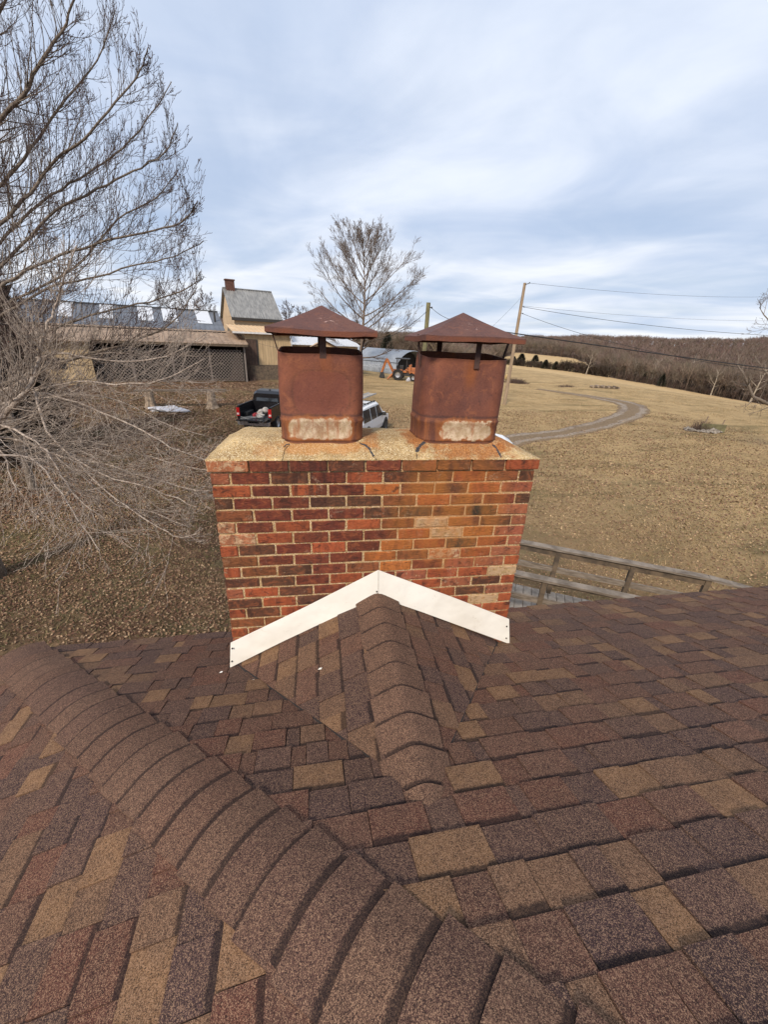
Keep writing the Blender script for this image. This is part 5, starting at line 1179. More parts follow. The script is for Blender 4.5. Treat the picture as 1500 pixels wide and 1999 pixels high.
q = gp(992, 741); mb = MB(); mb.blob((0, 0, .35), (.5, .45, .5), 3, 2, .2); o = mb.build('hay_heap', M_YEL, label='small pale straw heap left of the brush heap', cat='straw'); o.location = q
weeds('dry_tuft', gp(1105, 755), .8, .4, 350, .15, .45, M_DIRTY, 6, 'faint dry weed tuft in the middle of the field', 'weeds', lean=.9, th=.02)
weeds('brown_shrub', Vector(gp(476, 742))-Vector((0, 0, 0)), .55, .45, 2600, 1.6, 3.2, M_DIRTY, 7, 'tall brown evergreen shrub at the right end of the lattice shed', 'shrub', lean=.16, th=.035)
# planks leaning at the left corner of the shed
mb = MB(); g = gp(172, 742); mb.beam((0, 0, -.1), (-.9, .3, 3.3), .5, .12, up=(0, 1, 0)); o = mb.build('leaning_plank', M_SIDE, label='buff plank leaning at the left end of the lattice', cat='plank'); o.location = g

# ------------------------------------------------------------------ trees
def mat_tinted(name, rough=.9, sc=3.):
    m, t, b = new_mat(name); a = t.node('ShaderNodeAttribute', {'attribute_name': 'tint'}); P = t.node('ShaderNodeTexCoord').outputs['Object']
    t.put(b.inputs['Base Color'], t.mix(t.ramp(t.noise(P, sc, 3), .3, .7, 0., .35), a.outputs['Color'], t.mix(.6, a.outputs['Color'], (.01, .01, .01)))); b.inputs['Roughness'].default_value = rough; b.inputs['Specular IOR Level'].default_value = .2; return m
M_FOR = mat_tinted('bare_forest_twigs', sc=.05); M_LEAF = mat_tinted('dead_leaves', sc=20.)
class Tris:
    """numpy-friendly blade collector: every blade is one long triangle (base point, tip point, base width)"""
    def __init__(s): s.a = []; s.b = []; s.w = []
    def add(s, a, b, w): s.a.append(tuple(a)); s.b.append(tuple(b)); s.w.append(w)
    def arr(s): return np.array(s.a, dtype=np.float32), np.array(s.b, dtype=np.float32), np.array(s.w, dtype=np.float32)
def tmpl(seed, n1, n2, n3, spread=.8, low=.25, wk=1.):
    r_ = random.Random(seed); T_ = Tris(); T_.add((0, 0, -.03), (r_.uniform(-.03, .03), 0, .75), .035*wk); T_.add((.01, .01, -.03), (0, .02, .7), .03*wk)
    for i in range(n1):
        z0 = r_.uniform(low, .68); a = i*2.4+r_.uniform(-.4, .4); el = r_.uniform(.5, 1.2); L = (1.02-z0)*r_.uniform(.55, .8)*(spread if el < .9 else 1)
        d_ = Vector((math.cos(a)*math.cos(el), math.sin(a)*math.cos(el), math.sin(el))); p = Vector((0, 0, z0)); e = p+d_*L*.6; e2 = e+(d_+Vector((0, 0, .35))).normalized()*L*.45
        T_.add(p, e2, .014*wk)
        for j in range(n2):
            q = p.lerp(e2, r_.uniform(.25, .95)); dd = (d_+Vector((r_.gauss(0, .5), r_.gauss(0, .5), r_.uniform(0, .6)))).normalized(); L2 = L*r_.uniform(.25, .5); f = q+dd*L2; T_.add(q, f, .007*wk)
            for k in range(n3): g = q.lerp(f, r_.uniform(.3, 1)); d3 = (dd+Vector((r_.gauss(0, .6), r_.gauss(0, .6), r_.uniform(0, .5)))).normalized(); T_.add(g, g+d3*L2*r_.uniform(.3, .6), .0042*wk)
    return T_.arr()
def scatter_trees(name, tm, X, Y, H_, cols, mat, wmul=1., **k):
    g = np.random.default_rng(len(X)); V = []; C_ = []; Z = ground_z(X, Y); view = np.arctan2(Y-CAM[1], X-CAM[0])
    which = g.integers(0, len(tm), len(X)); rot = g.uniform(0, 6.28, len(X))
    for w_ in range(len(tm)):
        ii = np.where(which == w_)[0]
        if not len(ii): continue
        a, b, wd = tm[w_]; c_, s_ = np.cos(rot[ii]), np.sin(rot[ii]); h = H_[ii]
        def tr(p): x_ = p[None, :, 0]*c_[:, None]-p[None, :, 1]*s_[:, None]; y_ = p[None, :, 0]*s_[:, None]+p[None, :, 1]*c_[:, None]; return np.stack([x_*h[:, None]+X[ii][:, None], y_*h[:, None]+Y[ii][:, None], p[None, :, 2]*h[:, None]+Z[ii][:, None]], -1)
        A, B = tr(a), tr(b); D = B-A; rd_ = np.random.default_rng(w_).normal(size=(1, len(a), 3)); N_ = np.cross(D, rd_); N_ /= np.linalg.norm(N_, axis=-1, keepdims=True)+1e-9
        W_ = (wd[None, :, None]*h[:, None, None])*wmul/2; tri = np.stack([A-N_*W_, A+N_*W_, B], 2).reshape(-1, 3); V.append(tri); C_.append(np.repeat(cols[ii], len(a)*3, 0))
    V = np.concatenate(V); C_ = np.concatenate(C_); return bulk(name, V, np.arange(len(V)).reshape(-1, 3), mat, col=np.c_[C_, np.ones(len(C_))], **k)
G = np.random.default_rng(11)
TA = [tmpl(100+i, 15, 6, 3) for i in range(5)]; TB = [tmpl(200+i, 10, 4, 0, low=.3, wk=2.2) for i in range(5)]
def inview(X, Y, H_):
    P = np.c_[X, Y, ground_z(X, Y)+H_*.6]-CAM; k = P@CF; x_ = 750+F*(P@CR)/np.maximum(k, 1e-3); return (k > 1) & (x_ > -120) & (x_ < 1620)
def fcols(n, base_, var): c = np.array(base_)[None, :]*G.uniform(1-var, 1+var, (n, 1)); return c*G.uniform(.93, 1.07, (n, 3))
# hillside woods
n = 16000; az = G.uniform(-42, 66, n); r_ = np.sqrt(G.uniform(230**2, 900**2, n)); X, Y = r_*np.sin(np.radians(az)), r_*np.cos(np.radians(az)); H_ = G.uniform(9, 15, n)
k = (r_ > forest_r(az)+60) & inview(X, Y, H_); X, Y, H_ = X[k], Y[k], H_[k]
scatter_trees('far_woods', TB, X, Y, H_, fcols(len(X), (.195, .140, .112), .28), M_FOR, label='bare brown woods covering the far hillside', cat='woods', kind='stuff')
# near edge of the woods and the valley belt
n = 4200; az = G.uniform(-40, 66, n); rr = forest_r(az)+G.exponential(34, n)+1; X, Y = rr*np.sin(np.radians(az)), rr*np.cos(np.radians(az)); H_ = G.uniform(8, 15, n)
k = inview(X, Y, H_); X, Y, H_ = X[k], Y[k], H_[k]; cc = fcols(len(X), (.185, .140, .105), .35)
scatter_trees('woodland_edge', TA, X, Y, H_, cc, M_FOR, 1.25, label='bare grey-brown trees massed along the field edge', cat='woods', kind='stuff')
n = 2600; az = G.uniform(-40, 66, n); rr = forest_r(az)+G.uniform(-2, 10, n); X, Y = rr*np.sin(np.radians(az)), rr*np.cos(np.radians(az)); H_ = G.uniform(1.5, 4.5, n)
TU = [tmpl(400+i, 9, 4, 1, low=.02, spread=1.4, wk=2.) for i in range(3)]
k = inview(X, Y, H_); scatter_trees('undergrowth', TU, X[k], Y[k], H_[k], fcols(k.sum(), (.095, .066, .050), .3), M_FOR, 1.5, label='tangled brown undergrowth under the edge of the woods', cat='undergrowth', kind='stuff')
hp = [gp(*q) for q in [(985, 711), (1060, 719), (1120, 726), (1190, 737)]]; n = 520; t_ = G.uniform(0, 2.999, n); i0 = t_.astype(int); A_ = np.array([[q[0], q[1]] for q in hp]); XY = A_[i0]+(A_[i0+1]-A_[i0])*(t_-i0)[:, None]+G.normal(0, 1.3, (n, 2)); H_ = G.uniform(2.5, 7.5, n)*(.75+.35*(t_ > 1.6))
scatter_trees('hedgerow', TU+TA[:2], XY[:, 0], XY[:, 1], H_, fcols(n, (.075, .056, .042), .3), M_FOR, 2.2, label='scrubby leafless hedgerow between the two dry fields', cat='hedgerow', kind='stuff')
# evergreen cedars: conical crown of needle sprays
def cedar_mesh(seed, nn=1500, mat=None):
    r_ = np.random.default_rng(seed); z_ = r_.uniform(.04, 1, nn)**.85; rad = .23*(1-z_)**.7*r_.uniform(.35, 1.08, nn); a = r_.uniform(0, 6.28, nn)
    A = np.c_[rad*np.cos(a), rad*np.sin(a), z_]; D = np.c_[np.cos(a), np.sin(a), r_.uniform(.2, 1.2, nn)]*r_.uniform(.03, .07, nn)[:, None]; N_ = np.cross(D, r_.normal(size=(nn, 3))); N_ /= np.linalg.norm(N_, axis=1, keepdims=True); W_ = r_.uniform(.012, .024, nn)[:, None]
    V = np.stack([A-N_*W_, A+N_*W_, A+D], 1).reshape(-1, 3); me = bpy.data.meshes.new('crown'); me.from_pydata([tuple(p) for p in V.tolist()], [], [(3*i, 3*i+1, 3*i+2) for i in range(nn)]); me.materials.append(mat or M_CEDARG); return me
CM = [cedar_mesh(i) for i in range(3)]; mbt = MB(); mbt.tube([(0, 0, -.03), (0, 0, .8)], [.028, .006], 6); CT_ = mbt.mesh('trunk', M_BARK)
cedpx = [(1002, 712, 6, 'leftmost round dark cedar beside the tall pole'), (1016, 714, 8.5, 'second and largest dark cedar right of the tall pole'), (1043, 716, 8, 'tall dark cedar of the hedge at the field edge'), (1055, 718, 4.5, 'low cedar in the middle of the cedar hedge'), (1064, 720, 6, 'cedar after the low gap in the hedge'), (1084, 722, 5.5, 'broad short cedar near the end of the cedar hedge'), (1128, 727, 6.5, 'lone slender cedar where the woods begin'), (1256, 746, 6, 'dark cedar left of the white sycamore'), (1290, 755, 7, 'dark cedar tucked in the woods under the white sycamore'), (1407, 772, 7, 'dark cedar in the woods right of the white sycamore'), (755, 688, 6, 'dark cedar in the woods behind the arched barn')]
for i, (px_, py_, h, lb) in enumerate(cedpx):
    p = gp(px_, py_) if i < 10 else CAM+ray(755, 689)*110; z_ = gz(p[0], p[1]); root = empty('cedar_tree', (p[0], p[1], z_), i*.7, label=lb, cat='cedar tree', group='dark cedars along the woods')
    for nm, me in (('crown', CM[i % 3]), ('trunk', CT_)): o = link(nm, me, root); o.scale = (h*2.5, h*2.5, h*1.1) if i < 6 else (h*1.5, h*1.5, h)
# general branching tree made of tubes (limbs) and fine blades (twigs)
def grow(mb, fine, p, d_, L, r0, lvl, rng, P):
    """P: dict with per-level (segments, wander, lift, children, child length, child angle, sides)"""
    seg, wan, lift, nch, cl, ca_, sides = P[lvl]; pts = [p]; q = Vector(p); dd = Vector(d_)
    for i in range(seg): dd = (dd+Vector((rng.gauss(0, wan), rng.gauss(0, wan), rng.gauss(0, wan)+lift))).normalized(); q = q+dd*L/seg; pts.append(q)
    rad = [r0*(1-.82*i/seg) for i in range(seg+1)]
    if sides == 0:
        for i in range(seg): fine.append((pts[i], pts[i+1], max(rad[i]*2, .0001)))
    else: mb.tube(pts, rad, sides, cap=False)
    if lvl+1 < len(P):
        for c in range(nch):
            t_ = rng.uniform(.18, 1.0)**.8*seg; i = min(int(t_), seg-1); b = pts[i].lerp(pts[i+1], t_-i); ax_ = (pts[i+1]-pts[i]).normalized(); o = ax_.orthogonal().normalized(); o.rotate(Matrix.Rotation(rng.uniform(0, 6.283), 3, ax_)); an = ca_*rng.uniform(.6, 1.3)
            nd = (ax_*math.cos(an)+o*math.sin(an)).normalized(); grow(mb, fine, b, nd, L*cl*rng.uniform(.6, 1.25)*(1.15-.55*t_/seg), rad[i]*.55, lvl+1, rng, P)
def blades(name, fine, mat, parent, wmin=0., crossed=False, **k):
    A = np.array([tuple(f[0]) for f in fine], dtype=np.float32); B = np.array([tuple(f[1]) for f in fine], dtype=np.float32); W_ = np.maximum(np.array([f[2] for f in fine], dtype=np.float32), wmin)
    D = B-A; g = np.random.default_rng(3); N_ = np.cross(D, g.normal(size=D.shape)); N_ /= np.linalg.norm(N_, axis=1, keepdims=True)+1e-9; N2 = np.cross(D, N_); N2 /= np.linalg.norm(N2, axis=1, keepdims=True)+1e-9; W_ = W_[:, None]/2
    c3 = lambda s_, P_, k_: P_+(N_*math.cos(s_)+N2*math.sin(s_))*W_*k_
    V = np.stack([c3(0, A, 1), c3(2.094, A, 1), c3(4.189, A, 1), c3(0, B, .72), c3(2.094, B, .72), c3(4.189, B, .72)], 1).reshape(-1, 3); n_ = len(A); b = np.arange(n_)[:, None]*6
    Fq = np.concatenate([b+np.array([[0, 1, 4, 3]]), b+np.array([[1, 2, 5, 4]]), b+np.array([[2, 0, 3, 5]])]); return bulk(name, V, Fq, mat, parent, **k)
def bare_tree(name, base_, h, spread, seed, label, cat, mt, mw, levels, group=None, trunk_f=.3, wmin=.004, nlimb=14, lean=(0, 0), up=.55, tr=.03, env=None):
    rng = random.Random(seed); root = empty(name, base_, label=label, cat=cat, **({'group': group} if group else {})); mb = MB(); tp = [Vector((0, 0, -.3))]+[Vector((lean[0]*t_*t_*h+.01*h*math.sin(t_*7+seed), lean[1]*t_*t_*h+.01*h*math.cos(t_*6), h*t_)) for t_ in (0, .1, .2, .35, .5, .65, .8, .9)]
    rad = [h*tr*k_ for k_ in (1.3, 1.0, .85, .75, .6, .45, .3, .16, .05)]; mb.tube(tp, rad, 9, cap=False); mb.build('trunk', mt, root, smooth=True); fine = []
    for i in range(nlimb):
        t_ = trunk_f+(.86-trunk_f)*(i/(nlimb-1))**.9; a = i*2.399+rng.uniform(-.3, .3); k_ = t_*8; k0 = min(int(np.interp(t_, (0, .1, .2, .35, .5, .65, .8, .9), range(1, 9))), 7); fr = np.interp(t_, (0, .1, .2, .35, .5, .65, .8, .9), range(1, 9))-k0; p = tp[k0].lerp(tp[k0+1], float(fr)) if k0 < 8 else tp[8]
        el = (.35 if not env else .03)+up*(t_-trunk_f)/(1-trunk_f)*(1.6 if not env else 2.1)+rng.uniform(-.1, .1); el = min(el, 1.4); d_ = Vector((math.cos(a)*math.cos(el), math.sin(a)*math.cos(el), math.sin(el))); L = h*spread*(1.0-.5*(t_-trunk_f)/(1-trunk_f))*rng.uniform(.85, 1.1)
        if env:
            L = .1
            while L < h:
                q_ = p+d_*L+Vector((0, 0, L*L/h*.18))
                if (q_.x**2+q_.y**2)/(env[0]*h)**2+((q_.z-env[1]*h)/(env[2]*h))**2 > 1: break
                L += h*.01
            L *= rng.uniform(.85, 1.)
        mb = MB(); grow(mb, fine, p, d_, L, h*tr*(.42-.25*t_), 0, rng, levels); mb.build('limb', mt, root, smooth=True)
    blades('twigs', fine, mw, root, wmin, kind='stuff'); return root
LV = [(7, .07, .045, 9, .48, .62, 5), (5, .10, .05, 7, .52, .62, 4), (4, .12, .05, 5, .55, .65, 0), (3, .12, .04, 0, .5, .6, 0)]
# tall spreading tree behind the left hood
p = Vector(at(706, 736, 50)); p.z = gz(p.x, p.y); top_z = float(at(700, 446, 50)[2]); TH = top_z-p.z
bare_tree('bare_tree', p, TH*.92, .56, 4, 'tall fan-shaped bare tree standing alone behind the left hood', 'bare tree', M_TWIG2, M_TWIG2, [(8, .045, .055, 13, .40, .50, 5), (5, .06, .07, 8, .46, .5, 3), (4, .08, .06, 5, .5, .5, 0), (2, .12, .04, 0, .5, .6, 0)], trunk_f=.14, wmin=.017, nlimb=36, up=.62, tr=.016, env=(.50, .52, .49))
M_SYC = simple('white_sycamore_bark', (.42, .36, .28), .85, c2=(.22, .18, .13), scale=1.)
LS = [(6, .08, .07, 6, .5, .6, 5), (4, .12, .06, 4, .5, .6, 3), (3, .14, .05, 0, .5, .6, 0)]
for i, (px_, py_, yt, lb) in enumerate([(1338, 740, 690, 'large white forked sycamore rising out of the woods'), (1145, 728, 682, 'small white sycamore at the left end of the woods'), (1270, 742, 692, 'pale sycamore between the two white ones in the woods'), (1232, 738, 700, 'slim pale trunked tree in the woods left of the sycamores'), (1465, 785, 705, 'leaning white trunk in the woods near the right picture edge'), (1388, 768, 712, 'pale multi-stemmed tree right of the large white sycamore'), (1412, 690, 672, 'pale tree standing higher among the brown woods')]):
    p = gp(px_, min(py_+4, 786)); d_ = float((p-CAM)@CF); h = (py_-yt)/F*d_*.92; bare_tree('sycamore_tree', tuple(p), h, .42, 60+i, lb, 'sycamore tree', M_SYC, M_SYC if i < 3 else M_TWIG2, LS, group='pale trees in the woods', wmin=.03, nlimb=8, lean=(rnd.uniform(-.1, .25), 0), tr=.026)
for i, (px_, yt, d_, lb) in enumerate([(335, 575, 75, 'brown leafless tree crown above the left of the shed ridge'), (372, 571, 78, 'brown leafless tree behind the shed stove pipe'), (404, 583, 74, 'brown leafless tree touching the farmhouse gable'), (566, 600, 80, 'bare tree just right of the farmhouse roof'), (592, 612, 84, 'second bare tree right of the farmhouse roof')]):
    p = Vector(at(px_, 640, d_)); z_ = gz(p.x, p.y); t_ = float(at(px_, yt, d_)[2]); bare_tree('bare_tree', (p.x, p.y, z_), t_-z_, .42, 80+i, lb, 'bare tree', M_TWIG, M_TWIG, [(6, .08, .05, 8, .5, .6, 4), (4, .1, .05, 6, .5, .6, 0), (3, .12, .05, 0, .5, .6, 0)], group='leafless trees behind the farm buildings', wmin=.05, nlimb=16, tr=.016)
# tree at the right edge: trunk just outside the frame, low branch sweeping in
p = Vector(at(1560, 868, 24)); z_ = gz(p.x, p.y); root = empty('bare_tree', (p.x, p.y, z_), label='bare tree leaning in at the right edge above the stone flower bed', cat='bare tree'); rng = random.Random(3)
mb = MB(); H1 = float(at(1540, 520, 24)[2])-z_; mb.tube([(0, 0, -.3), (0, 0, .8), (-.1, 0, 2.2), (0, .1, H1*.5), (.1, .1, H1*.8), (.1, .0, H1)], [.24, .19, .16, .12, .07, .02], 9); mb.build('trunk', M_BARK, root, smooth=True); fine = []
def rel(px_, py_, d_): q = Vector(at(px_, py_, d_)); return q-Vector((p.x, p.y, z_))
for pl_, r0 in (([(1556, 810, 24), (1500, 788, 23.6), (1470, 774, 23.4), (1463, 755, 23.3), (1455, 735, 23.2), (1440, 712, 23.1)], .11), ([(1556, 780, 24), (1510, 745, 24), (1490, 720, 24), (1470, 690, 24)], .08), ([(1552, 700, 24), (1515, 640, 24), (1492, 615, 24), (1483, 600, 24)], .06), ([(1550, 660, 24), (1520, 670, 24), (1490, 655, 24)], .04)):
    P_ = [rel(*q) for q in pl_]; P_[0] = Vector((0, 0, P_[0].z)) ; mb = MB(); rr_2 = [r0*(1-.75*i/(len(P_)-1)) for i in range(len(P_))]; mb.tube(P_, rr_2, 6)
    for i in range(1, len(P_)):
        for c in range(4): b = P_[i-1].lerp(P_[i], rng.random()); ax_ = (P_[i]-P_[i-1]).normalized(); o_ = ax_.orthogonal(); o_.rotate(Matrix.Rotation(rng.uniform(0, 6.28), 3, ax_)); grow(mb, fine, b, (ax_*.6+o_*.8).normalized(), rng.uniform(.7, 1.5), r0*.28, 0, rng, [(5, .12, .04, 6, .5, .7, 3), (4, .15, .04, 3, .5, .7, 0), (2, .15, .0, 0, .5, .7, 0)])
    mb.build('limb', M_BARK, root, smooth=True)
blades('twigs', fine, M_TWIG2, root, .014, kind='stuff')
# ---- the big branching tree that fills the left edge
D0 = 7.4; tb = Vector(at(-170, 760, D0)); gzb = gz(tb.x, tb.y); TREE = empty('branching_tree', (tb.x, tb.y, gzb), label='large lichen-spotted bare tree spreading its branches in from the left edge', cat='bare tree')
toff = Vector((tb.x, tb.y, gzb)); ttop = float(at(-170, -250, D0)[2])-gzb
def trunk_at(z_): return Vector((.15*math.sin(z_*.4), .1*math.cos(z_*.5)-.1, z_))
mb = MB(); zs = np.linspace(-.3, ttop, 14); mb.tube([trunk_at(z_) for z_ in zs], [.21*(1-.78*i/13)+.06*(i == 0) for i in range(14)], 12); mb.build('trunk', M_BARK, TREE, smooth=True)
LIMBS = [   # pixel path, depths start/end, start radius, lichen?, lift of twigs, density
 ([(-60, 300), (0, 235), (45, 185), (85, 110), (120, 60), (150, -10), (190, -90)], 6.6, 5.6, .048, 0, .05, 1.),
 ([(-60, 470), (0, 435), (60, 375), (110, 310), (165, 270), (225, 200), (275, 140), (288, 95)], 6.4, 5.4, .036, 0, .06, 1.),
 ([(-90, 200), (-30, 80), (20, -20), (50, -120)], 7., 6.6, .05, 0, .05, 1.),
 ([(-50, 560), (40, 480), (110, 410), (190, 370), (260, 335), (320, 300), (347, 240)], 6.8, 6.2, .034, 0, .06, 1.),
 ([(-60, 600), (30, 540), (120, 500), (210, 470), (300, 450), (360, 430), (386, 392)], 6.2, 5.8, .032, 0, .055, 1.),
 ([(-60, 650), (30, 600), (100, 560), (170, 545), (260, 520), (340, 500), (398, 470)], 7.2, 6.8, .032, 0, .05, 1.),
 ([(-90, 900), (-30, 840), (0, 816), (35, 780), (60, 750), (75, 700), (80, 670), (95, 630), (115, 580), (125, 540), (150, 480)], 6.0, 5.3, .052, 1, .04, .9),
 ([(-60, 850), (0, 800), (60, 765), (150, 745), (250, 750), (330, 738), (400, 700)], 6.0, 5.6, .026, 1, .02, .9),
 ([(0, 816), (60, 758), (90, 840), (140, 890), (200, 925), (300, 955), (385, 990)], 5.9, 5.2, .022, 1, .0, 1.),
 ([(-40, 850), (0, 830), (50, 850), (90, 880), (120, 930), (150, 970), (205, 1015)], 5.5, 5.0, .024, 1, -.01, .8),
 ([(-30, 850), (40, 860), (110, 890), (200, 905), (280, 930), (370, 955), (410, 958)], 6.2, 5.6, .026, 1, .0, 1.),
 ([(-30, 880), (60, 895), (110, 950), (150, 1010), (195, 1075)], 5.2, 4.8, .018, 1, -.01, .5),
 ([(-20, 760), (80, 720), (180, 690), (280, 660), (345, 622), (385, 560)], 6.8, 6.2, .030, 0, .04, 1.),
 ([(-60, 900), (0, 880), (20, 930), (32, 962)], 5.6, 5.3, .018, 1, -.02, .5),
 ([(60, 765), (110, 775), (200, 805), (280, 842), (350, 880), (425, 905)], 5.9, 5.5, .020, 1, .01, 1.),
 ([(-40, 380), (30, 330), (90, 250), (130, 190), (190, 120), (225, 20)], 7.4, 7., .04, 0, .06, 1.),
 ([(-50, 520), (20, 450), (100, 380), (170, 340), (240, 290), (300, 215), (335, 160)], 7.6, 7.2, .034, 0, .06, 1.),
 ([(-50, 620), (60, 570), (150, 520), (230, 430), (300, 390), (350, 330)], 7.8, 7.2, .034, 0, .06, .9),
 ([(-60, 720), (20, 680), (110, 640), (200, 610), (290, 590), (370, 560), (392, 530)], 7.6, 7., .034, 0, .05, .9),
 ([(-80, 100), (-30, 20), (20, -60)], 6.2, 6., .04, 0, .05, 1.),
 ([(-40, 800), (60, 780), (160, 770), (250, 790), (330, 830), (400, 850)], 6.8, 6.4, .022, 1, .01, .9),
 ([(75, 700), (120, 690), (190, 700), (270, 705), (340, 690), (405, 650)], 6.4, 6.0, .020, 1, .03, 1.),
 ([(-40, 780), (40, 745), (120, 710), (200, 690), (280, 690), (350, 665)], 7.0, 6.6, .022, 1, .03, 1.),
 ([(140, 890), (210, 960), (280, 1010), (340, 1045), (390, 1040)], 5.6, 5.2, .013, 1, .01, .9),
 ([(110, 890), (160, 930), (230, 985), (300, 1000), (370, 1030)], 5.9, 5.6, .013, 1, .01, .9),
 ([(-30, 870), (60, 870), (150, 860), (240, 875), (320, 900), (440, 925)], 6.6, 6.0, .020, 1, .0, 1.)]
rng = random.Random(17); fineU = []; fineL = []; r2 = random.Random(2)
for pix, da, db, r0, lich, lift, dens in LIMBS:
    P_ = [Vector(at(x_, y_, da+(db-da)*i/(len(pix)-1)+r2.uniform(-.08, .08)))-toff for i, (x_, y_) in enumerate(pix)]
    if pix[0][0] < -20: st = trunk_at(max(.8, P_[0].z-.25-.3*(P_[0].z > 4))); P_ = [st]+P_
    # smooth the path
    Q = []
    for i in range(len(P_)-1):
        a, b, c, d_ = P_[max(i-1, 0)], P_[i], P_[i+1], P_[min(i+2, len(P_)-1)]
        for k in range(4): t_ = k/4; Q.append(.5*((2*b)+(c-a)*t_+(2*a-5*b+4*c-d_)*t_*t_+(3*b-a-3*c+d_)*t_**3)+Vector((r2.gauss(0, .008), r2.gauss(0, .008), r2.gauss(0, .008))))
    Q.append(P_[-1]); N = len(Q); rad = [r0*.80*(1-.88*i/(N-1))+.003 for i in range(N)]; mb = MB(); mb.tube(Q, rad, 7)
    tot = sum((Q[i+1]-Q[i]).length for i in range(N-1)); fine = fineL if lich else fineU
    lv_ = [(10, .062, lift*1.3, 7, .58, .52, 3), (7, .085, lift*1.6, 2, .30, .7, 0), (3, .10, lift*.7, 0, .4, .6, 0)]
    if lich: lv_[0] = (10, .07, lift*1.15+.025, 5, .60, .50, 3); lv_[1] = (7, .09, lift*1.4+.03, 1, .34, .75, 0)
    for c in range(int(tot*(9.0 if not lich else 10.)*dens)):
        t_ = rng.uniform(.10, .93)*(N-1); i = min(int(t_), N-2); b = Q[i].lerp(Q[i+1], t_-i); ax_ = (Q[i+1]-Q[i]).normalized(); o_ = ax_.orthogonal().normalized(); o_.rotate(Matrix.Rotation(rng.uniform(0, 6.283), 3, ax_)); an = rng.uniform(.45, .95); nd = (ax_*math.cos(an)+o_*math.sin(an)+Vector((0, 0, .12 if not lich else -.02))).normalized()
        L = rng.uniform(.45, 1.25)*(1.3-.75*t_/(N-1))
        tipx = proj(tuple(b+nd*L+toff))
        lim = np.interp(tipx[1], [-200, 0, 100, 200, 400, 520, 700, 900, 960, 1080], [200, 235, 300, 345, 395, 400, 415, 460, 450, 330])
        if tipx[0] > lim: L *= .45
        grow(mb, fine, b, nd, L, max(rad[i]*.38, .0042), 0, rng, lv_)
    mb.build('limb', M_LICH if lich else M_BARK, TREE, smooth=True)
# short winter buds along the twigs
def buds(fine, k_, rngb):
    o_ = []
    for f in fine:
        if rngb.random() < k_: a, b = Vector(f[0]), Vector(f[1]); q = a.lerp(b, rngb.random()); dd = ((b-a).normalized()+Vector((rngb.gauss(0, .8), rngb.gauss(0, .8), rngb.gauss(0, .8)+.3))).normalized(); o_.append((q, q+dd*rngb.uniform(.012, .035), rngb.uniform(.006, .009)))
    return o_
bd = buds(fineU, .13, rng)
blades('upper_twigs', fineU, M_TWIG, TREE, .0054, kind='stuff'); blades('lower_twigs', fineL, M_LICH, TREE, .0058, kind='stuff'); blades('buds', bd, M_TWIG, TREE, .005, kind='stuff')
print('left tree blades', len(fineU), len(fineL))
# dark evergreen mass behind it at the far left
me = cedar_mesh(9, 9000, M_CEDAR)
for i, (px_, py_, d_, h, lb) in enumerate([(20, 800, 17, 8.6, 'tall dark brown evergreen behind the branches at the left edge'), (-70, 800, 15, 8.2, 'dark evergreen cut off by the left picture edge')]):
    p = Vector(at(px_, py_, d_)); root = empty('evergreen_tree', (p.x, p.y, gz(p.x, p.y)), i*2., label=lb, cat='evergreen tree', group='dark evergreens behind the left tree')
    o = link('crown', me, root); o.scale = (h*.9, h*.9, h); o = link('trunk', CT_, root); o.scale = (h, h, h)
p = Vector(at(10, 800, 12.5)); bare_tree('bare_tree', (p.x, p.y, gz(p.x, p.y)), 9.5, .40, 31, 'dense leafless tree tangled behind the lichen-spotted tree at far left', 'bare tree', M_BARK, M_TWIG, [(8, .09, .05, 12, .5, .6, 5), (6, .12, .05, 8, .5, .6, 0), (4, .14, .05, 3, .5, .6, 0), (2, .1, .0, 0, .5, .6, 0)], trunk_f=.12, wmin=.009, nlimb=22, tr=.014)
p = Vector(at(-150, 800, 13)); bare_tree('bare_tree', (p.x, p.y, gz(p.x, p.y)), 11.5, .40, 33, 'second leafless tree behind, mostly past the left picture edge', 'bare tree', M_BARK, M_TWIG, [(8, .09, .05, 12, .5, .6, 5), (6, .12, .05, 7, .5, .6, 0), (4, .14, .05, 3, .5, .6, 0), (2, .1, .0, 0, .5, .6, 0)], trunk_f=.15, wmin=.009, nlimb=20, tr=.014)

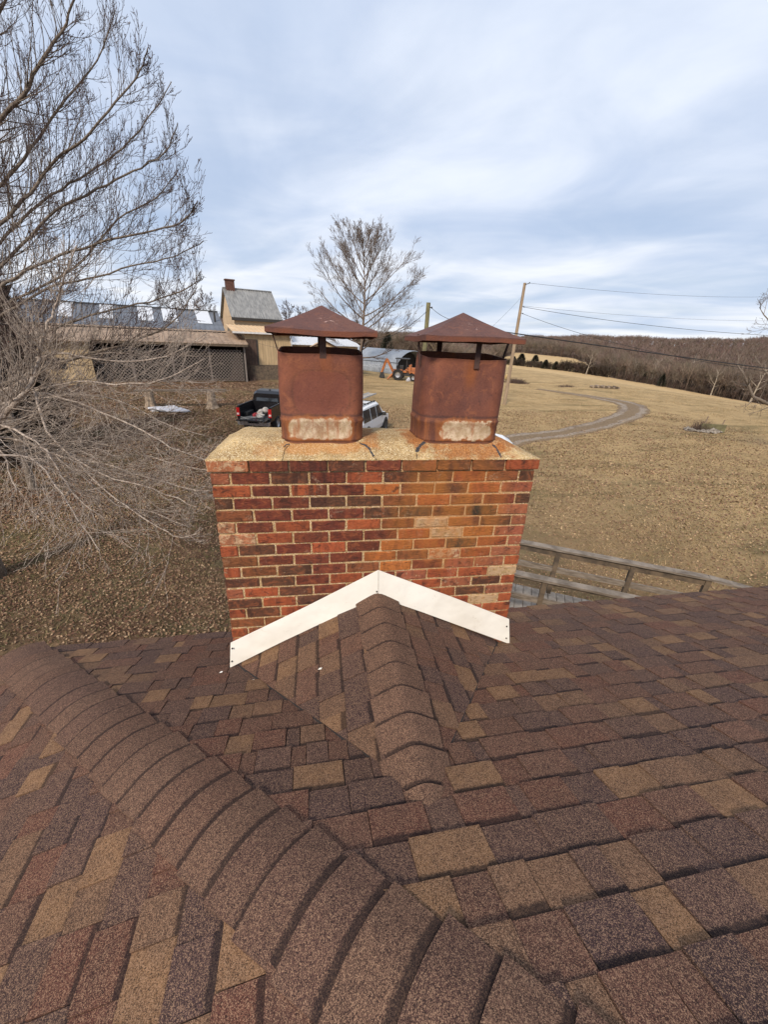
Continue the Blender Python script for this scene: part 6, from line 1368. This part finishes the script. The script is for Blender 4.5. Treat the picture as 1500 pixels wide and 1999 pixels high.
# ------------------------------------------------------------------ leaf litter and grass (uncountable)
def litter(name, n, region, size, cols, label, seed, up=.45, cat='fallen leaves'):
    g = np.random.default_rng(seed); X = g.uniform(region[0], region[1], n); Y = g.uniform(region[2], region[3], n); dist = np.hypot(X-CAM[0], Y-CAM[1]); k = g.random(n) < np.clip((12/dist)**1.3, 0, 1); 
    k &= ~((X > XL) & (X < 13) & (Y < EAVE_Y-.4)); k &= inview(X, Y, np.zeros(n)); k &= np.sin(X*1.3+np.sin(Y*.9)*2)+np.sin(Y*1.7+X*.6)+g.normal(0, 1.1, n) > -1.4
    X, Y, dist = X[k], Y[k], dist[k]; n = len(X); Z = ground_z(X, Y)+g.uniform(.0, .035, n); s_ = g.uniform(.5, 1.2, n)*size*np.clip(dist/12, .9, 1.8); N_ = np.c_[g.normal(0, up, n), g.normal(0, up, n), np.ones(n)]; N_ /= np.linalg.norm(N_, axis=1, keepdims=True); U = np.cross(N_, g.normal(size=(n, 3))); U /= np.linalg.norm(U, axis=1, keepdims=True); W_ = np.cross(N_, U); C0 = np.c_[X, Y, Z+.01]
    V = np.stack([C0-U*s_[:, None]*.6, C0+W_*s_[:, None]*.35, C0+U*s_[:, None]*.6, C0-W_*s_[:, None]*.35], 1).reshape(-1, 3); c = np.array(cols)[g.integers(0, len(cols), n)]*g.uniform(.75, 1.2, (n, 1))
    bulk(name, V, np.arange(4*n).reshape(-1, 4), M_LEAF, col=np.repeat(np.c_[c, np.ones(n)], 4, 0), label=label, cat=cat, kind='stuff')
def blades_grass(name, n, region, hh, cols, label, seed, wd=.010):
    g = np.random.default_rng(seed); X = g.uniform(region[0], region[1], n); Y = g.uniform(region[2], region[3], n); dist = np.hypot(X-CAM[0], Y-CAM[1]); k = g.random(n) < np.clip((12/dist)**1.2, 0, 1)
    k &= ~((X > XL) & (X < 13) & (Y < EAVE_Y-.4)); k &= inview(X, Y, np.zeros(n)); pa = np.sin(X*.8+np.sin(Y*.5)*2)+np.sin(Y*1.1-X*.5)+g.normal(0, .9, n); k &= pa > -.3
    X, Y, dist = X[k], Y[k], dist[k]; n = len(X); Z = ground_z(X, Y); a = g.uniform(0, 6.28, n); w_ = wd*np.clip(dist/10, .8, 2.2); h = hh*g.uniform(.4, 1.2, n); dx, dy = np.cos(a)*w_, np.sin(a)*w_; lx, ly = g.normal(0, .9, n)*h, g.normal(0, .9, n)*h
    V = np.stack([np.c_[X-dx, Y-dy, Z-.01], np.c_[X+dx, Y+dy, Z-.01], np.c_[X+lx, Y+ly, Z+h]], 1).reshape(-1, 3); c = np.array(cols)[g.integers(0, len(cols), n)]*g.uniform(.75, 1.2, (n, 1)); bulk(name, V, np.arange(3*n).reshape(-1, 3), M_LEAF, col=np.repeat(np.c_[c, np.ones(n)], 3, 0), label=label, cat='grass', kind='stuff')
BR = [(.18, .10, .06), (.24, .145, .085), (.12, .062, .038), (.31, .20, .12), (.16, .082, .055), (.36, .25, .155)]
litter('fallen_leaves', 620000, (-22, 3, 1.0, 40), .056, BR, 'brown leaf litter covering the lawn left of the chimney', 1)
litter('scattered_leaves', 200000, (2, 34, 1.0, 30), .052, [(.24, .145, .085), (.30, .19, .11), (.18, .10, .06), (.42, .29, .165)], 'brown leaves scattered on the grass right of the chimney', 2)
GRN = [(.13, .12, .05), (.17, .145, .065), (.24, .18, .09), (.31, .235, .125)]
blades_grass('lawn_grass', 420000, (-22, 3, 1.0, 34), .062, GRN, 'short olive grass among the leaves left of the house', 3)
TANG = [(.46, .33, .18), (.38, .27, .145), (.34, .235, .12), (.21, .175, .08)]
blades_grass('field_grass', 520000, (1, 60, 1.0, 55), .065, TANG, 'short dry tan grass of the right field', 4)
